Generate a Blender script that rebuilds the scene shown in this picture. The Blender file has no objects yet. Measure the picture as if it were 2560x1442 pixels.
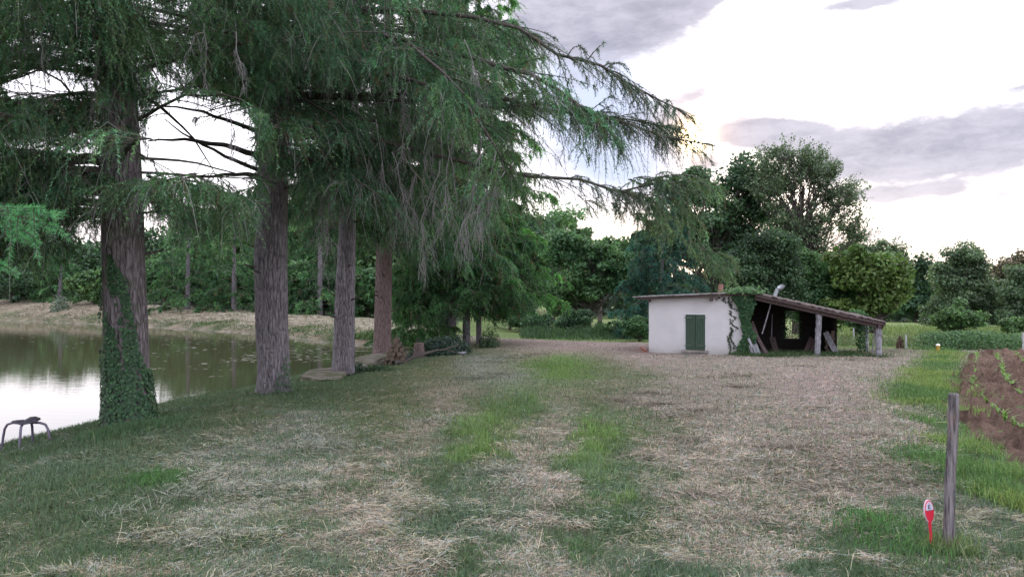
import bpy, math, random
import numpy as np
from mathutils import noise as mnoise, Vector
random.seed(7); RNG = np.random.default_rng(7)
C = bpy.context.scene
COL = C.collection
R = math.radians
# ---------------------------------------------------------------- camera
FPX = 1850.0                      # focal length in photo pixels (photo 2560 x 1442)
cam = bpy.data.objects.new('camera', bpy.data.cameras.new('camera'))
COL.objects.link(cam)
cam.location = (0, 0, 1.6)
cam.rotation_euler = (R(90), 0, 0)
cam.data.sensor_width = 36
cam.data.lens = 36 * FPX / 2560
cam.data.clip_start = 0.05
cam.data.clip_end = 2000
C.camera = cam
C.render.engine = 'CYCLES'
C.view_settings.view_transform = 'Standard'
C.view_settings.look = 'None'
C.view_settings.exposure = 1.45
C.view_settings.gamma = 1
# ---------------------------------------------------------------- node helper
class NT:
    def __init__(s, tree): s.t = tree; s.n = tree.nodes; s.l = tree.links
    def new(s, typ, **kw):
        n = s.n.new(typ)
        for k, v in kw.items(): setattr(n, k, v)
        return n
    def put(s, sock, v):
        if isinstance(v, bpy.types.NodeSocket): s.l.new(v, sock)
        elif isinstance(v, (tuple, list)):
            v = tuple(v)
            if len(sock.default_value) == 4 and len(v) == 3: v = v + (1,)
            sock.default_value = v
        else: sock.default_value = v
    def math(s, op, a, b=0.0, c=0.0, clamp=False):
        n = s.new('ShaderNodeMath', operation=op, use_clamp=clamp)
        s.put(n.inputs[0], a); s.put(n.inputs[1], b); s.put(n.inputs[2], c)
        return n.outputs[0]
    def mix(s, f, a, b, blend='MIX'):
        n = s.new('ShaderNodeMix', data_type='RGBA', blend_type=blend)
        s.put(n.inputs[0], f); s.put(n.inputs[6], a); s.put(n.inputs[7], b)
        return n.outputs[2]
    def noise(s, vec, scale, detail=3, rough=.5, dist=0.0, out='Fac'):
        n = s.new('ShaderNodeTexNoise')
        if vec is not None: s.l.new(vec, n.inputs['Vector'])
        n.inputs['Scale'].default_value = scale; n.inputs['Detail'].default_value = detail
        n.inputs['Roughness'].default_value = rough; n.inputs['Distortion'].default_value = dist
        return n.outputs[out]
    def mapv(s, vec, sc=(1, 1, 1), rot=(0, 0, 0)):
        n = s.new('ShaderNodeMapping'); s.l.new(vec, n.inputs['Vector'])
        n.inputs['Scale'].default_value = sc; n.inputs['Rotation'].default_value = rot
        return n.outputs[0]
    def ss(s, x, a, b):
        n = s.new('ShaderNodeMapRange', interpolation_type='SMOOTHSTEP')
        s.put(n.inputs[0], x); s.put(n.inputs[1], a); s.put(n.inputs[2], b)
        return n.outputs[0]
# ---------------------------------------------------------------- world
SUN_AZ, SUN_EL = math.atan((1735 - 1280) / FPX), R(11.3)
w = bpy.data.worlds.new('World'); C.world = w; w.use_nodes = True
t = NT(w.node_tree); t.n.clear()
tc = t.new('ShaderNodeTexCoord').outputs['Generated']
sep = t.new('ShaderNodeSeparateXYZ'); t.l.new(tc, sep.inputs[0])
X, Y, Z = sep.outputs
az = t.math('ARCTAN2', X, Y)
el = t.math('ARCSINE', Z)
nz = t.noise(t.mapv(tc, (1, 1, 3.2)), 3.4, 9, .6)
nz2 = t.noise(t.mapv(tc, (1, 1, 2.2)), 11.0, 8, .62)
nz3 = t.noise(t.mapv(tc, (1, 1, 3.0)), 26.0, 7, .65, .4)
nd = t.math('ADD', t.math('ADD', t.math('MULTIPLY', t.math('SUBTRACT', nz, .5), 1.5), t.math('MULTIPLY', t.math('SUBTRACT', nz2, .5), 1.5)), t.math('MULTIPLY', t.math('SUBTRACT', nz3, .5), .7))
def PA(px, py): return math.atan((px - 1280) / FPX), math.atan((721 - py) / FPX / math.hypot(1, (px - 1280) / FPX))
def blob(px, py, rx, ry, rot=0.0, amp=1.0):
    a0, e0 = PA(px, py); ra, re = rx / FPX, ry / FPX
    c, s_ = math.cos(rot), math.sin(rot)
    da = t.math('SUBTRACT', az, a0); de = t.math('SUBTRACT', el, e0)
    u = t.math('DIVIDE', t.math('ADD', t.math('MULTIPLY', da, c), t.math('MULTIPLY', de, s_)), ra)
    v = t.math('DIVIDE', t.math('SUBTRACT', t.math('MULTIPLY', de, c), t.math('MULTIPLY', da, s_)), re)
    r2 = t.math('ADD', t.math('MULTIPLY', u, u), t.math('MULTIPLY', v, v))
    return t.math('MULTIPLY', t.math('EXPONENT', t.math('MULTIPLY', r2, -1.0)), amp)
blobs = [(1440, 30, 300, 100, .12, 1.3), (1660, 30, 180, 72, .35, 1.2), (2470, 350, 330, 74, .1, 1.5), (2180, 385, 150, 42, .1, .8),
         (1900, 330, 130, 48, .0, 1.2), (2215, 488, 75, 20, .0, .9), (2375, 476, 42, 17, 0, .85), (2515, 488, 45, 14, -.1, .8),
         (1750, 232, 75, 20, .3, .9), (1560, 330, 160, 50, .1, .5), (1760, 410, 60, 24, 0, .8), (1905, 258, 30, 12, 0, .6), (2180, 2, 150, 16, .05, .9), (1730, 290, 110, 24, .05, .7),
         (2230, 585, 150, 30, 0, .6), (2540, 220, 80, 16, .1, .6), (2520, 590, 90, 24, 0, .5)]
acc = None
for b in blobs:
    v = blob(*b); acc = v if acc is None else t.math('ADD', acc, v)
# overcast away from the bright western patch: overhead and behind the viewer
away = t.math('MAXIMUM', t.ss(el, .40, .62), t.ss(t.math('MULTIPLY', Y, -1), -.55, -.1))
acc = t.math('ADD', acc, t.math('MULTIPLY', away, .95))
cm = t.ss(t.math('ADD', acc, t.math('MULTIPLY', nd, 1.3)), .16, 1.0)
blue = t.math('MINIMUM', t.math('ADD', blob(1560, 400, 270, 190, 0, 1.0), blob(1440, 170, 230, 170, 0, .8)), 1.0)
sky = t.new('ShaderNodeTexSky', sky_type='NISHITA')
sky.sun_disc = False; sky.sun_elevation = SUN_EL; sky.sun_rotation = SUN_AZ
nish = t.mix(1.0, sky.outputs[0], (.10, .10, .10), 'MULTIPLY')
clear = t.mix(.85, nish, (.80, .76, .83))
clear = t.mix(blue, clear, (.29, .32, .415))
wisp = t.mix(t.math('MULTIPLY', t.ss(t.math('ADD', t.math('MULTIPLY', nz2, .6), t.math('MULTIPLY', nz3, .4)), .34, .64), .9), (.135, .137, .178), (.25, .245, .29))
back = t.mix(away, wisp, (.82, .85, 1.0))
col = t.mix(t.math('MULTIPLY', cm, .93), clear, back)
# warm glow low on the horizon and round the sun behind thin cloud
sd = (math.sin(SUN_AZ) * math.cos(SUN_EL), math.cos(SUN_AZ) * math.cos(SUN_EL), math.sin(SUN_EL))
vm = t.new('ShaderNodeVectorMath', operation='DOT_PRODUCT'); t.l.new(tc, vm.inputs[0]); vm.inputs[1].default_value = sd
dp = t.math('MAXIMUM', vm.outputs['Value'], 0)
g1 = t.math('POWER', dp, 9000); g2 = t.math('POWER', dp, 900)
col = t.mix(t.math('MULTIPLY', t.ss(el, .16, .02), .35), col, (.75, .62, .55))
glow = t.mix(1.0, t.mix(g1, (0, 0, 0), (7, 5, 2.4)), t.mix(g2, (0, 0, 0), (.20, .11, .045)), 'ADD')
col = t.mix(1.0, col, glow, 'ADD')
bg = t.new('ShaderNodeBackground'); t.put(bg.inputs[0], col); bg.inputs[1].default_value = 1.0
out = t.new('ShaderNodeOutputWorld'); t.l.new(bg.outputs[0], out.inputs[0])
# ---------------------------------------------------------------- sun (veiled by thin cloud)
sl = bpy.data.lights.new('sun', 'SUN'); sl.energy = 0.9; sl.angle = R(12); sl.color = (1, .86, .70)
so = bpy.data.objects.new('sun', sl); COL.objects.link(so)
so.rotation_euler = Vector(sd).to_track_quat('Z', 'Y').to_euler()
so.location = (20, 60, 30)
# ---------------------------------------------------------------- layout helpers
SL = .024                                                     # the lawn falls gently towards the shed
def G(px, py):                                                # photo pixel -> point of the sloping lawn
    D = 1.6 * FPX / (py - 721 - SL * FPX)
    return np.array([(px - 1280) / FPX * D, D])
def P(px, py, D): return np.array([(px - 1280) / FPX * D, D, 1.6 + (721 - py) / FPX * D])
def PX(p):                                                    # world -> photo pixel
    y = np.maximum(p[..., 1], .3)
    return 1280 + FPX * p[..., 0] / y, 721 - FPX * (p[..., 2] - 1.6) / y
def tag(o, label=None, cat=None, group=None, kind=None):
    if label: o['label'] = label
    if cat: o['category'] = cat
    if group: o['group'] = group
    if kind: o['kind'] = kind
    return o
def empty(name, loc, label, cat, group=None, rz=0):
    o = bpy.data.objects.new(name, None); COL.objects.link(o); o.location = loc; o.rotation_euler = (0, 0, rz)
    o.empty_display_size = .2
    return tag(o, label, cat, group)
def mesh_np(name, V, F, mat, parent=None, col=None, smooth=False, world=True):
    """one mesh object; V world coordinates (moved to the parent's origin when parent is given)"""
    V = np.asarray(V, dtype=np.float64).reshape(-1, 3)
    if parent is not None and world:
        V = V - np.array(parent.location)
    me = bpy.data.meshes.new(name)
    if isinstance(F, np.ndarray):
        n, k = F.shape
        me.vertices.add(len(V)); me.vertices.foreach_set('co', V.astype(np.float32).ravel())
        me.loops.add(n * k); me.loops.foreach_set('vertex_index', F.astype(np.int32).ravel())
        me.polygons.add(n); me.polygons.foreach_set('loop_start', np.arange(0, n * k, k, dtype=np.int32))
        me.update(calc_edges=True)
    else:
        me.from_pydata([tuple(v) for v in V], [], F)
    if col is not None:
        a = me.color_attributes.new('col', 'FLOAT_COLOR', 'POINT')
        c4 = np.ones((len(V), 4), np.float32); c4[:, :3] = col
        a.data.foreach_set('color', c4.ravel())
    if smooth: me.polygons.foreach_set('use_smooth', np.ones(len(me.polygons), bool))
    elif len(me.polygons) < 60000: me.polygons.foreach_set('use_smooth', np.zeros(len(me.polygons), bool))
    me.materials.append(mat)
    o = bpy.data.objects.new(name, me); COL.objects.link(o)
    if parent is not None: o.parent = parent
    return o
def join(parts):
    """[(V,F,col|None)] with equal face size -> one"""
    Vs, Fs, Cs, off = [], [], [], 0
    for V, F, c in parts:
        Vs.append(V); Fs.append(F + off); off += len(V)
        Cs.append(np.broadcast_to(c, (len(V), 3)) if c is not None else np.ones((len(V), 3)))
    return np.concatenate(Vs), np.concatenate(Fs), np.concatenate(Cs)
def tubes(Pn, Rn, S=5):
    """batch of tubes: Pn [N,K,3], Rn [N,K] -> verts, quads"""
    Pn = np.asarray(Pn, float); Rn = np.asarray(Rn, float)
    if Pn.ndim == 2: Pn = Pn[None]; Rn = Rn[None]
    N, K, _ = Pn.shape
    T = np.gradient(Pn, axis=1); T /= np.linalg.norm(T, axis=2, keepdims=True) + 1e-9
    ref = np.where(np.abs(T[:, :1, 2:3]) > .8, np.array([1., 0, 0]), np.array([0, 0, 1.]))
    U = np.cross(T, np.broadcast_to(ref, T.shape)); U /= np.linalg.norm(U, axis=2, keepdims=True) + 1e-9
    W = np.cross(T, U)
    a = np.arange(S) / S * 2 * np.pi
    V = Pn[:, :, None] + Rn[:, :, None, None] * (U[:, :, None] * np.cos(a)[None, None, :, None] + W[:, :, None] * np.sin(a)[None, None, :, None])
    i = np.arange(N)[:, None, None] * K * S + np.arange(K - 1)[None, :, None] * S + np.arange(S)[None, None]
    j = np.arange(N)[:, None, None] * K * S + np.arange(K - 1)[None, :, None] * S + ((np.arange(S) + 1) % S)[None, None]
    F = np.stack([i, j, j + S, i + S], -1).reshape(-1, 4)
    return V.reshape(-1, 3), F
def nrm(v): return v / (np.linalg.norm(v, axis=-1, keepdims=True) + 1e-9)
def box(x0, x1, y0, y1, z0, z1):
    V = np.array([[x, y, z] for z in (z0, z1) for y in (y0, y1) for x in (x0, x1)], float)
    F = np.array([[0, 2, 3, 1], [4, 5, 7, 6], [0, 1, 5, 4], [2, 6, 7, 3], [0, 4, 6, 2], [1, 3, 7, 5]])
    return V, F
def bar(a, b, w, h, up=(0, 0, 1), twist=0.0):
    """rectangular bar between two points"""
    a = np.array(a, float); b = np.array(b, float); d = nrm(b - a)
    u = np.cross(d, np.array(up, float))
    if np.linalg.norm(u) < 1e-3: u = np.array([1., 0, 0])
    u = nrm(u); v = np.cross(u, d)
    V = []
    for p in (a, b):
        for su, sv in ((-1, -1), (1, -1), (1, 1), (-1, 1)): V.append(p + u * su * w / 2 + v * sv * h / 2)
    F = np.array([[0, 1, 2, 3], [7, 6, 5, 4], [0, 4, 5, 1], [1, 5, 6, 2], [2, 6, 7, 3], [3, 7, 4, 0]])
    return np.array(V), F
_perm = RNG.random((512, 512))
def vnoise(x, y):
    xi = np.floor(x).astype(int); yi = np.floor(y).astype(int); fx = x - xi; fy = y - yi
    fx = fx * fx * (3 - 2 * fx); fy = fy * fy * (3 - 2 * fy)
    a = _perm[xi % 512, yi % 512]; b = _perm[(xi + 1) % 512, yi % 512]; c = _perm[xi % 512, (yi + 1) % 512]; d = _perm[(xi + 1) % 512, (yi + 1) % 512]
    return (a * (1 - fx) + b * fx) * (1 - fy) + (c * (1 - fx) + d * fx) * fy
def fbm(x, y, o=4):
    s = 0; a = .5; n = 0
    for k in range(o): s = s + a * vnoise(x * 2 ** k + 17.3 * k, y * 2 ** k + 5.1 * k); n += a; a *= .55
    return s / n
def sstep(x, a, b):
    q = np.clip((x - a) / (b - a), 0, 1); return q * q * (3 - 2 * q)
# ---------------------------------------------------------------- materials
MATS = {}
def mat_new(name):
    m = bpy.data.materials.new(name); m.use_nodes = True; q = NT(m.node_tree); q.n.clear()
    return m, q
def principled(name, base, rough=.85, bump=None, bstr=.3, bdist=.02, spec=.3, metal=0):
    m, q = mat_new(name)
    p = q.new('ShaderNodeBsdfPrincipled'); o = q.new('ShaderNodeOutputMaterial'); q.l.new(p.outputs[0], o.inputs[0])
    oc = q.new('ShaderNodeTexCoord').outputs['Object']
    b = base(q, oc) if callable(base) else base
    q.put(p.inputs['Base Color'], b); p.inputs['Roughness'].default_value = rough
    p.inputs['Specular IOR Level'].default_value = spec; p.inputs['Metallic'].default_value = metal
    if bump:
        bn = q.new('ShaderNodeBump'); bn.inputs['Strength'].default_value = bstr; bn.inputs['Distance'].default_value = bdist
        q.put(bn.inputs['Height'], bump(q, oc)); q.l.new(bn.outputs[0], p.inputs['Normal'])
    MATS[name] = m
    return m
def leafy(name, trans=.35, rough=.6, spec=.25):
    m, q = mat_new(name)
    at = q.new('ShaderNodeAttribute'); at.attribute_name = 'col'
    p = q.new('ShaderNodeBsdfPrincipled'); q.l.new(at.outputs['Color'], p.inputs['Base Color'])
    p.inputs['Roughness'].default_value = rough; p.inputs['Specular IOR Level'].default_value = spec
    tr = q.new('ShaderNodeBsdfTranslucent')
    q.put(tr.inputs[0], q.mix(1.0, at.outputs['Color'], (1.15, 1.25, .75), 'MULTIPLY'))
    mx = q.new('ShaderNodeMixShader'); mx.inputs[0].default_value = trans
    q.l.new(p.outputs[0], mx.inputs[1]); q.l.new(tr.outputs[0], mx.inputs[2])
    o = q.new('ShaderNodeOutputMaterial'); q.l.new(mx.outputs[0], o.inputs[0])
    MATS[name] = m
    return m
M_needle = leafy('needles', .35, .65, .12)
M_leaf = leafy('leaves', .35, .5, .3)
M_grass = leafy('grass_blades', .3, .6, .25)
M_straw = leafy('straw', .12, .8, .1)
def barkcol(c1, c2, c3, sc=1.0):
    def f(q, oc):
        v = q.mapv(oc, (1, 1, .16))
        n1 = q.noise(v, 34 * sc, 6, .72); n2 = q.noise(oc, 1.7, 4, .6)
        c = q.mix(q.ss(n1, .28, .62), c1, c2)
        return q.mix(q.math('MULTIPLY', q.ss(n2, .5, .72), .75), c, c3)
    return f
def barkbump(sc=1.0):
    def f(q, oc):
        v = q.mapv(oc, (1, 1, .22))
        vo = q.new('ShaderNodeTexVoronoi', feature='DISTANCE_TO_EDGE'); q.l.new(v, vo.inputs['Vector']); vo.inputs['Scale'].default_value = 16 * sc
        n = q.noise(v, 30 * sc, 5, .7)
        return q.math('ADD', q.math('MULTIPLY', q.ss(vo.outputs['Distance'], 0, .14), .7), q.math('MULTIPLY', n, .6))
    return f
M_bark1 = principled('bark_mossy', barkcol((.045, .036, .034), (.235, .205, .21), (.075, .085, .045)), .95, barkbump(), 1.0, .04, .1)
M_bark2 = principled('bark_grey', barkcol((.055, .045, .048), (.265, .238, .252), (.12, .11, .11)), .95, barkbump(), 1.0, .04, .1)
M_bark4 = principled('bark_reddish', barkcol((.06, .038, .036), (.24, .175, .165), (.12, .09, .085), 1.2), .95, barkbump(1.2), .9, .03, .1)
M_branch = principled('branch_bark', barkcol((.035, .03, .026), (.11, .095, .085), (.06, .075, .045)), .95, barkbump(2), .6, .01, .1)
M_twig = principled('twig_bark', (.085, .08, .06), .95)
M_dead = principled('dead_twig', lambda q, oc: q.mix(q.noise(oc, 3, 3), (.26, .25, .25), (.17, .155, .145)), .9)
# ================================================================ TERRAIN
ZW = -1.0                                                     # pond level
near_sh = np.array([(-8.9, -40), (-8.7, 5), (-8.56, 12.4), (-8.3, 13.4), (-8.2, 14.85), (-8.0, 16.8), (-7.4, 18.2), (-6.9, 20), (-6.5, 22.5), (-5.7, 24.4), (-5.0, 28), (-4.3, 31.2), (-4.2, 32.2)])
far_sh = np.array([(-4.2, 32.2), (-4.95, 32.9), (-8.6, 35.9), (-15, 43.3), (-25.2, 51.2), (-42, 60.9), (-90, 82), (-160, 110)])
pond = np.concatenate([near_sh, far_sh[1:], [(-160, -40)]])
def seg_dist(x, y, pl):
    d = np.full(x.shape, 1e9)
    for a, b in zip(pl[:-1], pl[1:]):
        ab = b - a; q = np.clip(((x - a[0]) * ab[0] + (y - a[1]) * ab[1]) / (ab @ ab), 0, 1)
        d = np.minimum(d, np.hypot(x - a[0] - q * ab[0], y - a[1] - q * ab[1]))
    return d
def inside(x, y, pl):
    c = np.zeros(x.shape, bool); n = len(pl)
    for i in range(n):
        a = pl[i]; b = pl[(i + 1) % n]
        cond = ((a[1] > y) != (b[1] > y))
        xx = (b[0] - a[0]) * (y - a[1]) / (b[1] - a[1] + 1e-12) + a[0]
        c ^= cond & (x < xx)
    return c
field_pl = np.array([(4.3, -30), (4.55, 3.0), tuple(G(2620, 1230)), tuple(G(2560, 1195)), tuple(G(2445, 1105)), tuple(G(2378, 1045)), tuple(G(2362, 985)), tuple(G(2395, 930)), tuple(G(2440, 884)), (22, 26.4), (60, 27.5), (60, -30)])
def height(x, y):
    x = np.asarray(x, float); y = np.asarray(y, float)
    base = -SL * y
    far = y > 45
    base = np.where(far, -SL * 45 - (y - 45) * .030, base)
    base = np.maximum(base, -3.4)
    base = base - .055 * np.clip(x - 44, 0, 25) * sstep(y, 50, 85)
    base = base + (fbm(x * .5, y * .5, 3) - .5) * .10 + (fbm(x * 2.6 + 9, y * 2.6, 3) - .5) * .05
    # rising wooded ground far away on the left
    pin = inside(x, y, pond)
    dn = seg_dist(x, y, near_sh); df = seg_dist(x, y, far_sh)
    wf = sstep(dn - df, -1.0, 3.0) * sstep(y + x * .05, 30.5, 34)
    crest = np.interp(y, [30, 36, 47, 55, 65, 90, 130], [-.72, -.52, -.31, -.12, .42, .9, 1.2])
    crest = crest + (fbm(x * .35, y * .35, 3) - .5) * .25
    dd = df + (fbm(x * .9 + 3, y * .9, 3) - .5) * .8
    bank = ZW + .16 * sstep(dd, -.1, .25) + (crest - ZW - .16) * np.sin(np.clip(dd / 4.5, 0, 1) * np.pi / 2) ** .85
    bank = bank - .35 * sstep(df, 5.5, 10)
    nq = np.clip(dn / 4.2, 0, 1)
    nearh = ZW + (base - ZW) * (1 - (1 - nq) ** 1.35)
    left = sstep(-x, -6, 2)
    landw = base * (1 - left) + bank * left
    h = np.where(df < 40, nearh * (1 - wf) + bank * wf, nearh * (1 - wf) + landw * wf)
    h = np.where(x > -3, np.where(y > 26, base * sstep(x, -4, 4) + h * (1 - sstep(x, -4, 4)), h), h)
    dmin = np.minimum(dn, df)
    h = np.where(pin, ZW - .05 - np.minimum(1.4, .45 * dmin), h)
    return h
def hz(x, y): return float(height(np.array([x]), np.array([y]))[0])
# --- colour zones of the mown ground (kind of cover at each place)
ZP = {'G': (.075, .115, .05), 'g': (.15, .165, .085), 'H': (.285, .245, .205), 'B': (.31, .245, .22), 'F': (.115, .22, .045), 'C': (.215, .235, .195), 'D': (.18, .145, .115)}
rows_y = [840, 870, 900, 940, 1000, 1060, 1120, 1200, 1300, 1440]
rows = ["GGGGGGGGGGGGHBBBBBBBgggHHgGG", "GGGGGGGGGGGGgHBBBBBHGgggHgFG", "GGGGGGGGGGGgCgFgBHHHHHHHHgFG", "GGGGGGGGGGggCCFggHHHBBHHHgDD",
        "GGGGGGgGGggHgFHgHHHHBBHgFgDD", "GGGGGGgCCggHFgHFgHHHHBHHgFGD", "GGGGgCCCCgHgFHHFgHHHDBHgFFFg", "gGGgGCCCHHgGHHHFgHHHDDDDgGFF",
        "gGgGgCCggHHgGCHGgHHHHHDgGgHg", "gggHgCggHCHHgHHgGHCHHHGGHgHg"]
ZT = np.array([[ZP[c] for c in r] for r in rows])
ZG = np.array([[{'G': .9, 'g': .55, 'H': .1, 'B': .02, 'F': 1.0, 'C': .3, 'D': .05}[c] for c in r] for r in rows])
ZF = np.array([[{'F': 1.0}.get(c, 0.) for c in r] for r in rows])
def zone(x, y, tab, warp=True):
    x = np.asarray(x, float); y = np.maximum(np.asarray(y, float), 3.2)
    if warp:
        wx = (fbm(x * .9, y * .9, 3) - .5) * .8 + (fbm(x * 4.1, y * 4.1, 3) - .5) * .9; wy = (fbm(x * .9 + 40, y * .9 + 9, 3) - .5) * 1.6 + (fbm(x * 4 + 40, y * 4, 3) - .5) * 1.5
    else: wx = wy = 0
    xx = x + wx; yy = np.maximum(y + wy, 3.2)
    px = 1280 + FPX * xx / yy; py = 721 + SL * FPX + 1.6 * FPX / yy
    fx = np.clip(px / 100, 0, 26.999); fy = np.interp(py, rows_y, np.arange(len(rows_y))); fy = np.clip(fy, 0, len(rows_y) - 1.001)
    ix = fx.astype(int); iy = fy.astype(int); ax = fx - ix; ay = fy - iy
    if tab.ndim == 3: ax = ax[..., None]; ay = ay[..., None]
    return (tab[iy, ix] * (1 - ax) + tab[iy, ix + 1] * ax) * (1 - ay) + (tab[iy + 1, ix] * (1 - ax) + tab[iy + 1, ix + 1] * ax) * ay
def farzone(x, y):
    """1 on the far bank of the pond, 2 beyond the mown ground on the right"""
    pin = seg_dist(x, y, far_sh)
    fb = (y > 32.5) & (x < -3.4 + (y - 32) * .05)
    md = (y > 28.5 + .4 * np.clip(12 - x, 0, 30) * (x < 12) * 1.6 ) & (x > -3.4)
    return fb, md, pin
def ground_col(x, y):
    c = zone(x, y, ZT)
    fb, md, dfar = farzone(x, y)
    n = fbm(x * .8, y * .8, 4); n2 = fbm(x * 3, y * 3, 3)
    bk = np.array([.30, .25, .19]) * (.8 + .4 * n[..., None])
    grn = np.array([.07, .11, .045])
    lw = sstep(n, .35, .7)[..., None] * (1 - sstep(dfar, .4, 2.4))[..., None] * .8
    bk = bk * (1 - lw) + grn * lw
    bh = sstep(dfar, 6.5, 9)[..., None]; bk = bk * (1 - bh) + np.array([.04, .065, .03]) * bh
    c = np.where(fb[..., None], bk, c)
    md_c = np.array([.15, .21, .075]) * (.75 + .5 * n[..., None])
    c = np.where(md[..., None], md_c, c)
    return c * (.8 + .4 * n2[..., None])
def axis(lo, hi, d0, a, b, g=1.09):
    v = list(np.arange(a, b, d0)); s = d0; q = v[-1]
    while q < hi: s *= g; q += s; v.append(q)
    s = d0; q = a; pre = []
    while q > lo: s *= g; q -= s; pre.append(q)
    return np.array(pre[::-1] + v)
gx = axis(-420, 420, .16, -12, 14, 1.05); gy = axis(-60, 900, .16, 3.4, 42, 1.035)
XX, YY = np.meshgrid(gx, gy)
HH = height(XX, YY)
V = np.stack([XX, YY, HH], -1).reshape(-1, 3)
nx, ny = len(gx), len(gy)
ii = (np.arange(ny - 1)[:, None] * nx + np.arange(nx - 1)[None]).ravel()
F = np.stack([ii, ii + 1, ii + nx + 1, ii + nx], -1)
gm, q = mat_new('mown_ground')
at = q.new('ShaderNodeAttribute'); at.attribute_name = 'col'
oc = q.new('ShaderNodeTexCoord').outputs['Object']
n1 = q.noise(oc, 28, 6, .7); n2 = q.noise(q.mapv(oc, (1, 3, 1), (0, 0, .5)), 60, 4, .7)
cc = q.mix(q.ss(n1, .35, .65), q.mix(1, at.outputs['Color'], (.62, .58, .54), 'MULTIPLY'), q.mix(1, at.outputs['Color'], (1.0, 1.0, 1.0), 'MULTIPLY'))
p = q.new('ShaderNodeBsdfPrincipled'); q.put(p.inputs['Base Color'], cc); p.inputs['Roughness'].default_value = .95; p.inputs['Specular IOR Level'].default_value = .1
bn = q.new('ShaderNodeBump'); bn.inputs['Strength'].default_value = .8; bn.inputs['Distance'].default_value = .05
q.put(bn.inputs['Height'], q.math('ADD', n1, q.math('MULTIPLY', n2, .5))); q.l.new(bn.outputs[0], p.inputs['Normal'])
o = q.new('ShaderNodeOutputMaterial'); q.l.new(p.outputs[0], o.inputs[0])
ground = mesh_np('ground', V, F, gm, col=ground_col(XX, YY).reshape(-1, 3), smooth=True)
tag(ground, 'gently sloping mown ground of hay and grass around the pond', 'ground', kind='structure')
# --- pond water
wm, q = mat_new('pond_water')
p = q.new('ShaderNodeBsdfPrincipled'); p.inputs['Base Color'].default_value = (.068, .064, .034, 1); p.inputs['Roughness'].default_value = .03; p.inputs['IOR'].default_value = 1.33
p.inputs['Specular IOR Level'].default_value = .9
oc = q.new('ShaderNodeTexCoord').outputs['Object']
n1 = q.noise(q.mapv(oc, (.5, 2.2, 1)), 2.2, 3, .5); n2 = q.noise(q.mapv(oc, (1, 4, 1)), 5, 2, .5)
bn = q.new('ShaderNodeBump'); bn.inputs['Strength'].default_value = .035; bn.inputs['Distance'].default_value = .05
q.put(bn.inputs['Height'], q.math('ADD', n1, q.math('MULTIPLY', n2, .3))); q.l.new(bn.outputs[0], p.inputs['Normal'])
o = q.new('ShaderNodeOutputMaterial'); q.l.new(p.outputs[0], o.inputs[0])
wv = [(x, y, ZW) for x, y in [(-200, -60), (-3.6, -60), (-3.6, 33.5), (-60, 75), (-200, 135)]]
water = mesh_np('pond_water', wv, [[0, 1, 2, 3, 4]], wm)
tag(water, 'still olive-brown pond reflecting the sky', 'water', kind='structure')
# floating flecks and scum along the far shore
N = 1500
fx_, fy_ = [], []
k = RNG.random(N); s_i = 1 + (RNG.random(N) ** .8) * 3.99; si = s_i.astype(int); sf = s_i - si
pos = far_sh[si] * (1 - sf[:, None]) + far_sh[np.minimum(si + 1, len(far_sh) - 1)] * sf[:, None]
off = np.where(RNG.random(N) < .6, RNG.random(N) ** 2 * 1.2, RNG.random(N) ** 1.6 * 12)
pos = pos + np.stack([-off * .25 - .05, -off], -1)
more = np.stack([RNG.uniform(-10.5, -5.2, 260), RNG.uniform(26, 32, 260)], -1); pos = np.concatenate([pos, more])
ok = inside(pos[:, 0], pos[:, 1], pond); pos = pos[ok]; N = len(pos)
sz = RNG.uniform(.012, .04, N) * (.5 + pos[:, 1] / 40); an = RNG.random((N, 1)) * .5 + np.arange(6)[None] / 6 * 6.283
rr = sz[:, None] * RNG.uniform(.5, 1.2, (N, 6))
V = np.stack([pos[:, :1] + rr * np.cos(an) * 2.6, pos[:, 1:] + rr * np.sin(an), np.full((N, 6), ZW + .004)], -1).reshape(-1, 3)
F = (np.arange(N)[:, None] * 6 + np.arange(6)[None])
scum = mesh_np('floating_flecks', V, F, M_straw, col=np.repeat(RNG.uniform(.25, .5, (N, 1)) * np.array([1, .98, .85]), 6, 0))
tag(scum, 'pale flecks and scum floating on the pond', 'scum', kind='stuff')
# --- ploughed field
fx2 = np.arange(3.6, 30, .055); fy2 = np.concatenate([np.arange(2.5, 17, .055), np.arange(17, 27.5, .09)])
XX, YY = np.meshgrid(fx2, fy2)
dfi = seg_dist(XX, YY, field_pl); fin = inside(XX, YY, field_pl)
sd_ = np.where(fin, dfi, -dfi) + (fbm(XX * 3, YY * 3, 3) - .5) * .55
cl = fbm(XX * 4.5, YY * 4.5, 4); cl2 = fbm(XX * 11, YY * 11, 3)
ridge = np.sin((XX * .93 + YY * -.32) * 2 * np.pi / .8) * .02
HF = height(XX, YY) + np.where(sd_ > 0, .01 + .12 * np.maximum(cl - .5, -.1) * 1.1 * sstep(sd_, 0, .25) + (cl2 - .5) * .17 + .10 * sstep(cl2, .6, .75) * sstep(cl, .45, .6) + .03 * np.exp(-((sd_ - .3) / .2) ** 2) + ridge, -.15)
sc = np.array([.13, .085, .064])[None, None] * (.7 + .75 * fbm(XX * 1.3, YY * 1.3, 3)[..., None]) * (.72 + .6 * cl2[..., None])
nx, ny = len(fx2), len(fy2); ii = (np.arange(ny - 1)[:, None] * nx + np.arange(nx - 1)[None]).ravel()
F = np.stack([ii, ii + 1, ii + nx + 1, ii + nx], -1)
keepf = (sd_.ravel()[F] > -.15).any(1); F = F[keepf]
V = np.stack([XX, YY, HF], -1).reshape(-1, 3); used = np.unique(F); mp = np.zeros(len(V), int); mp[used] = np.arange(len(used))
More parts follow.
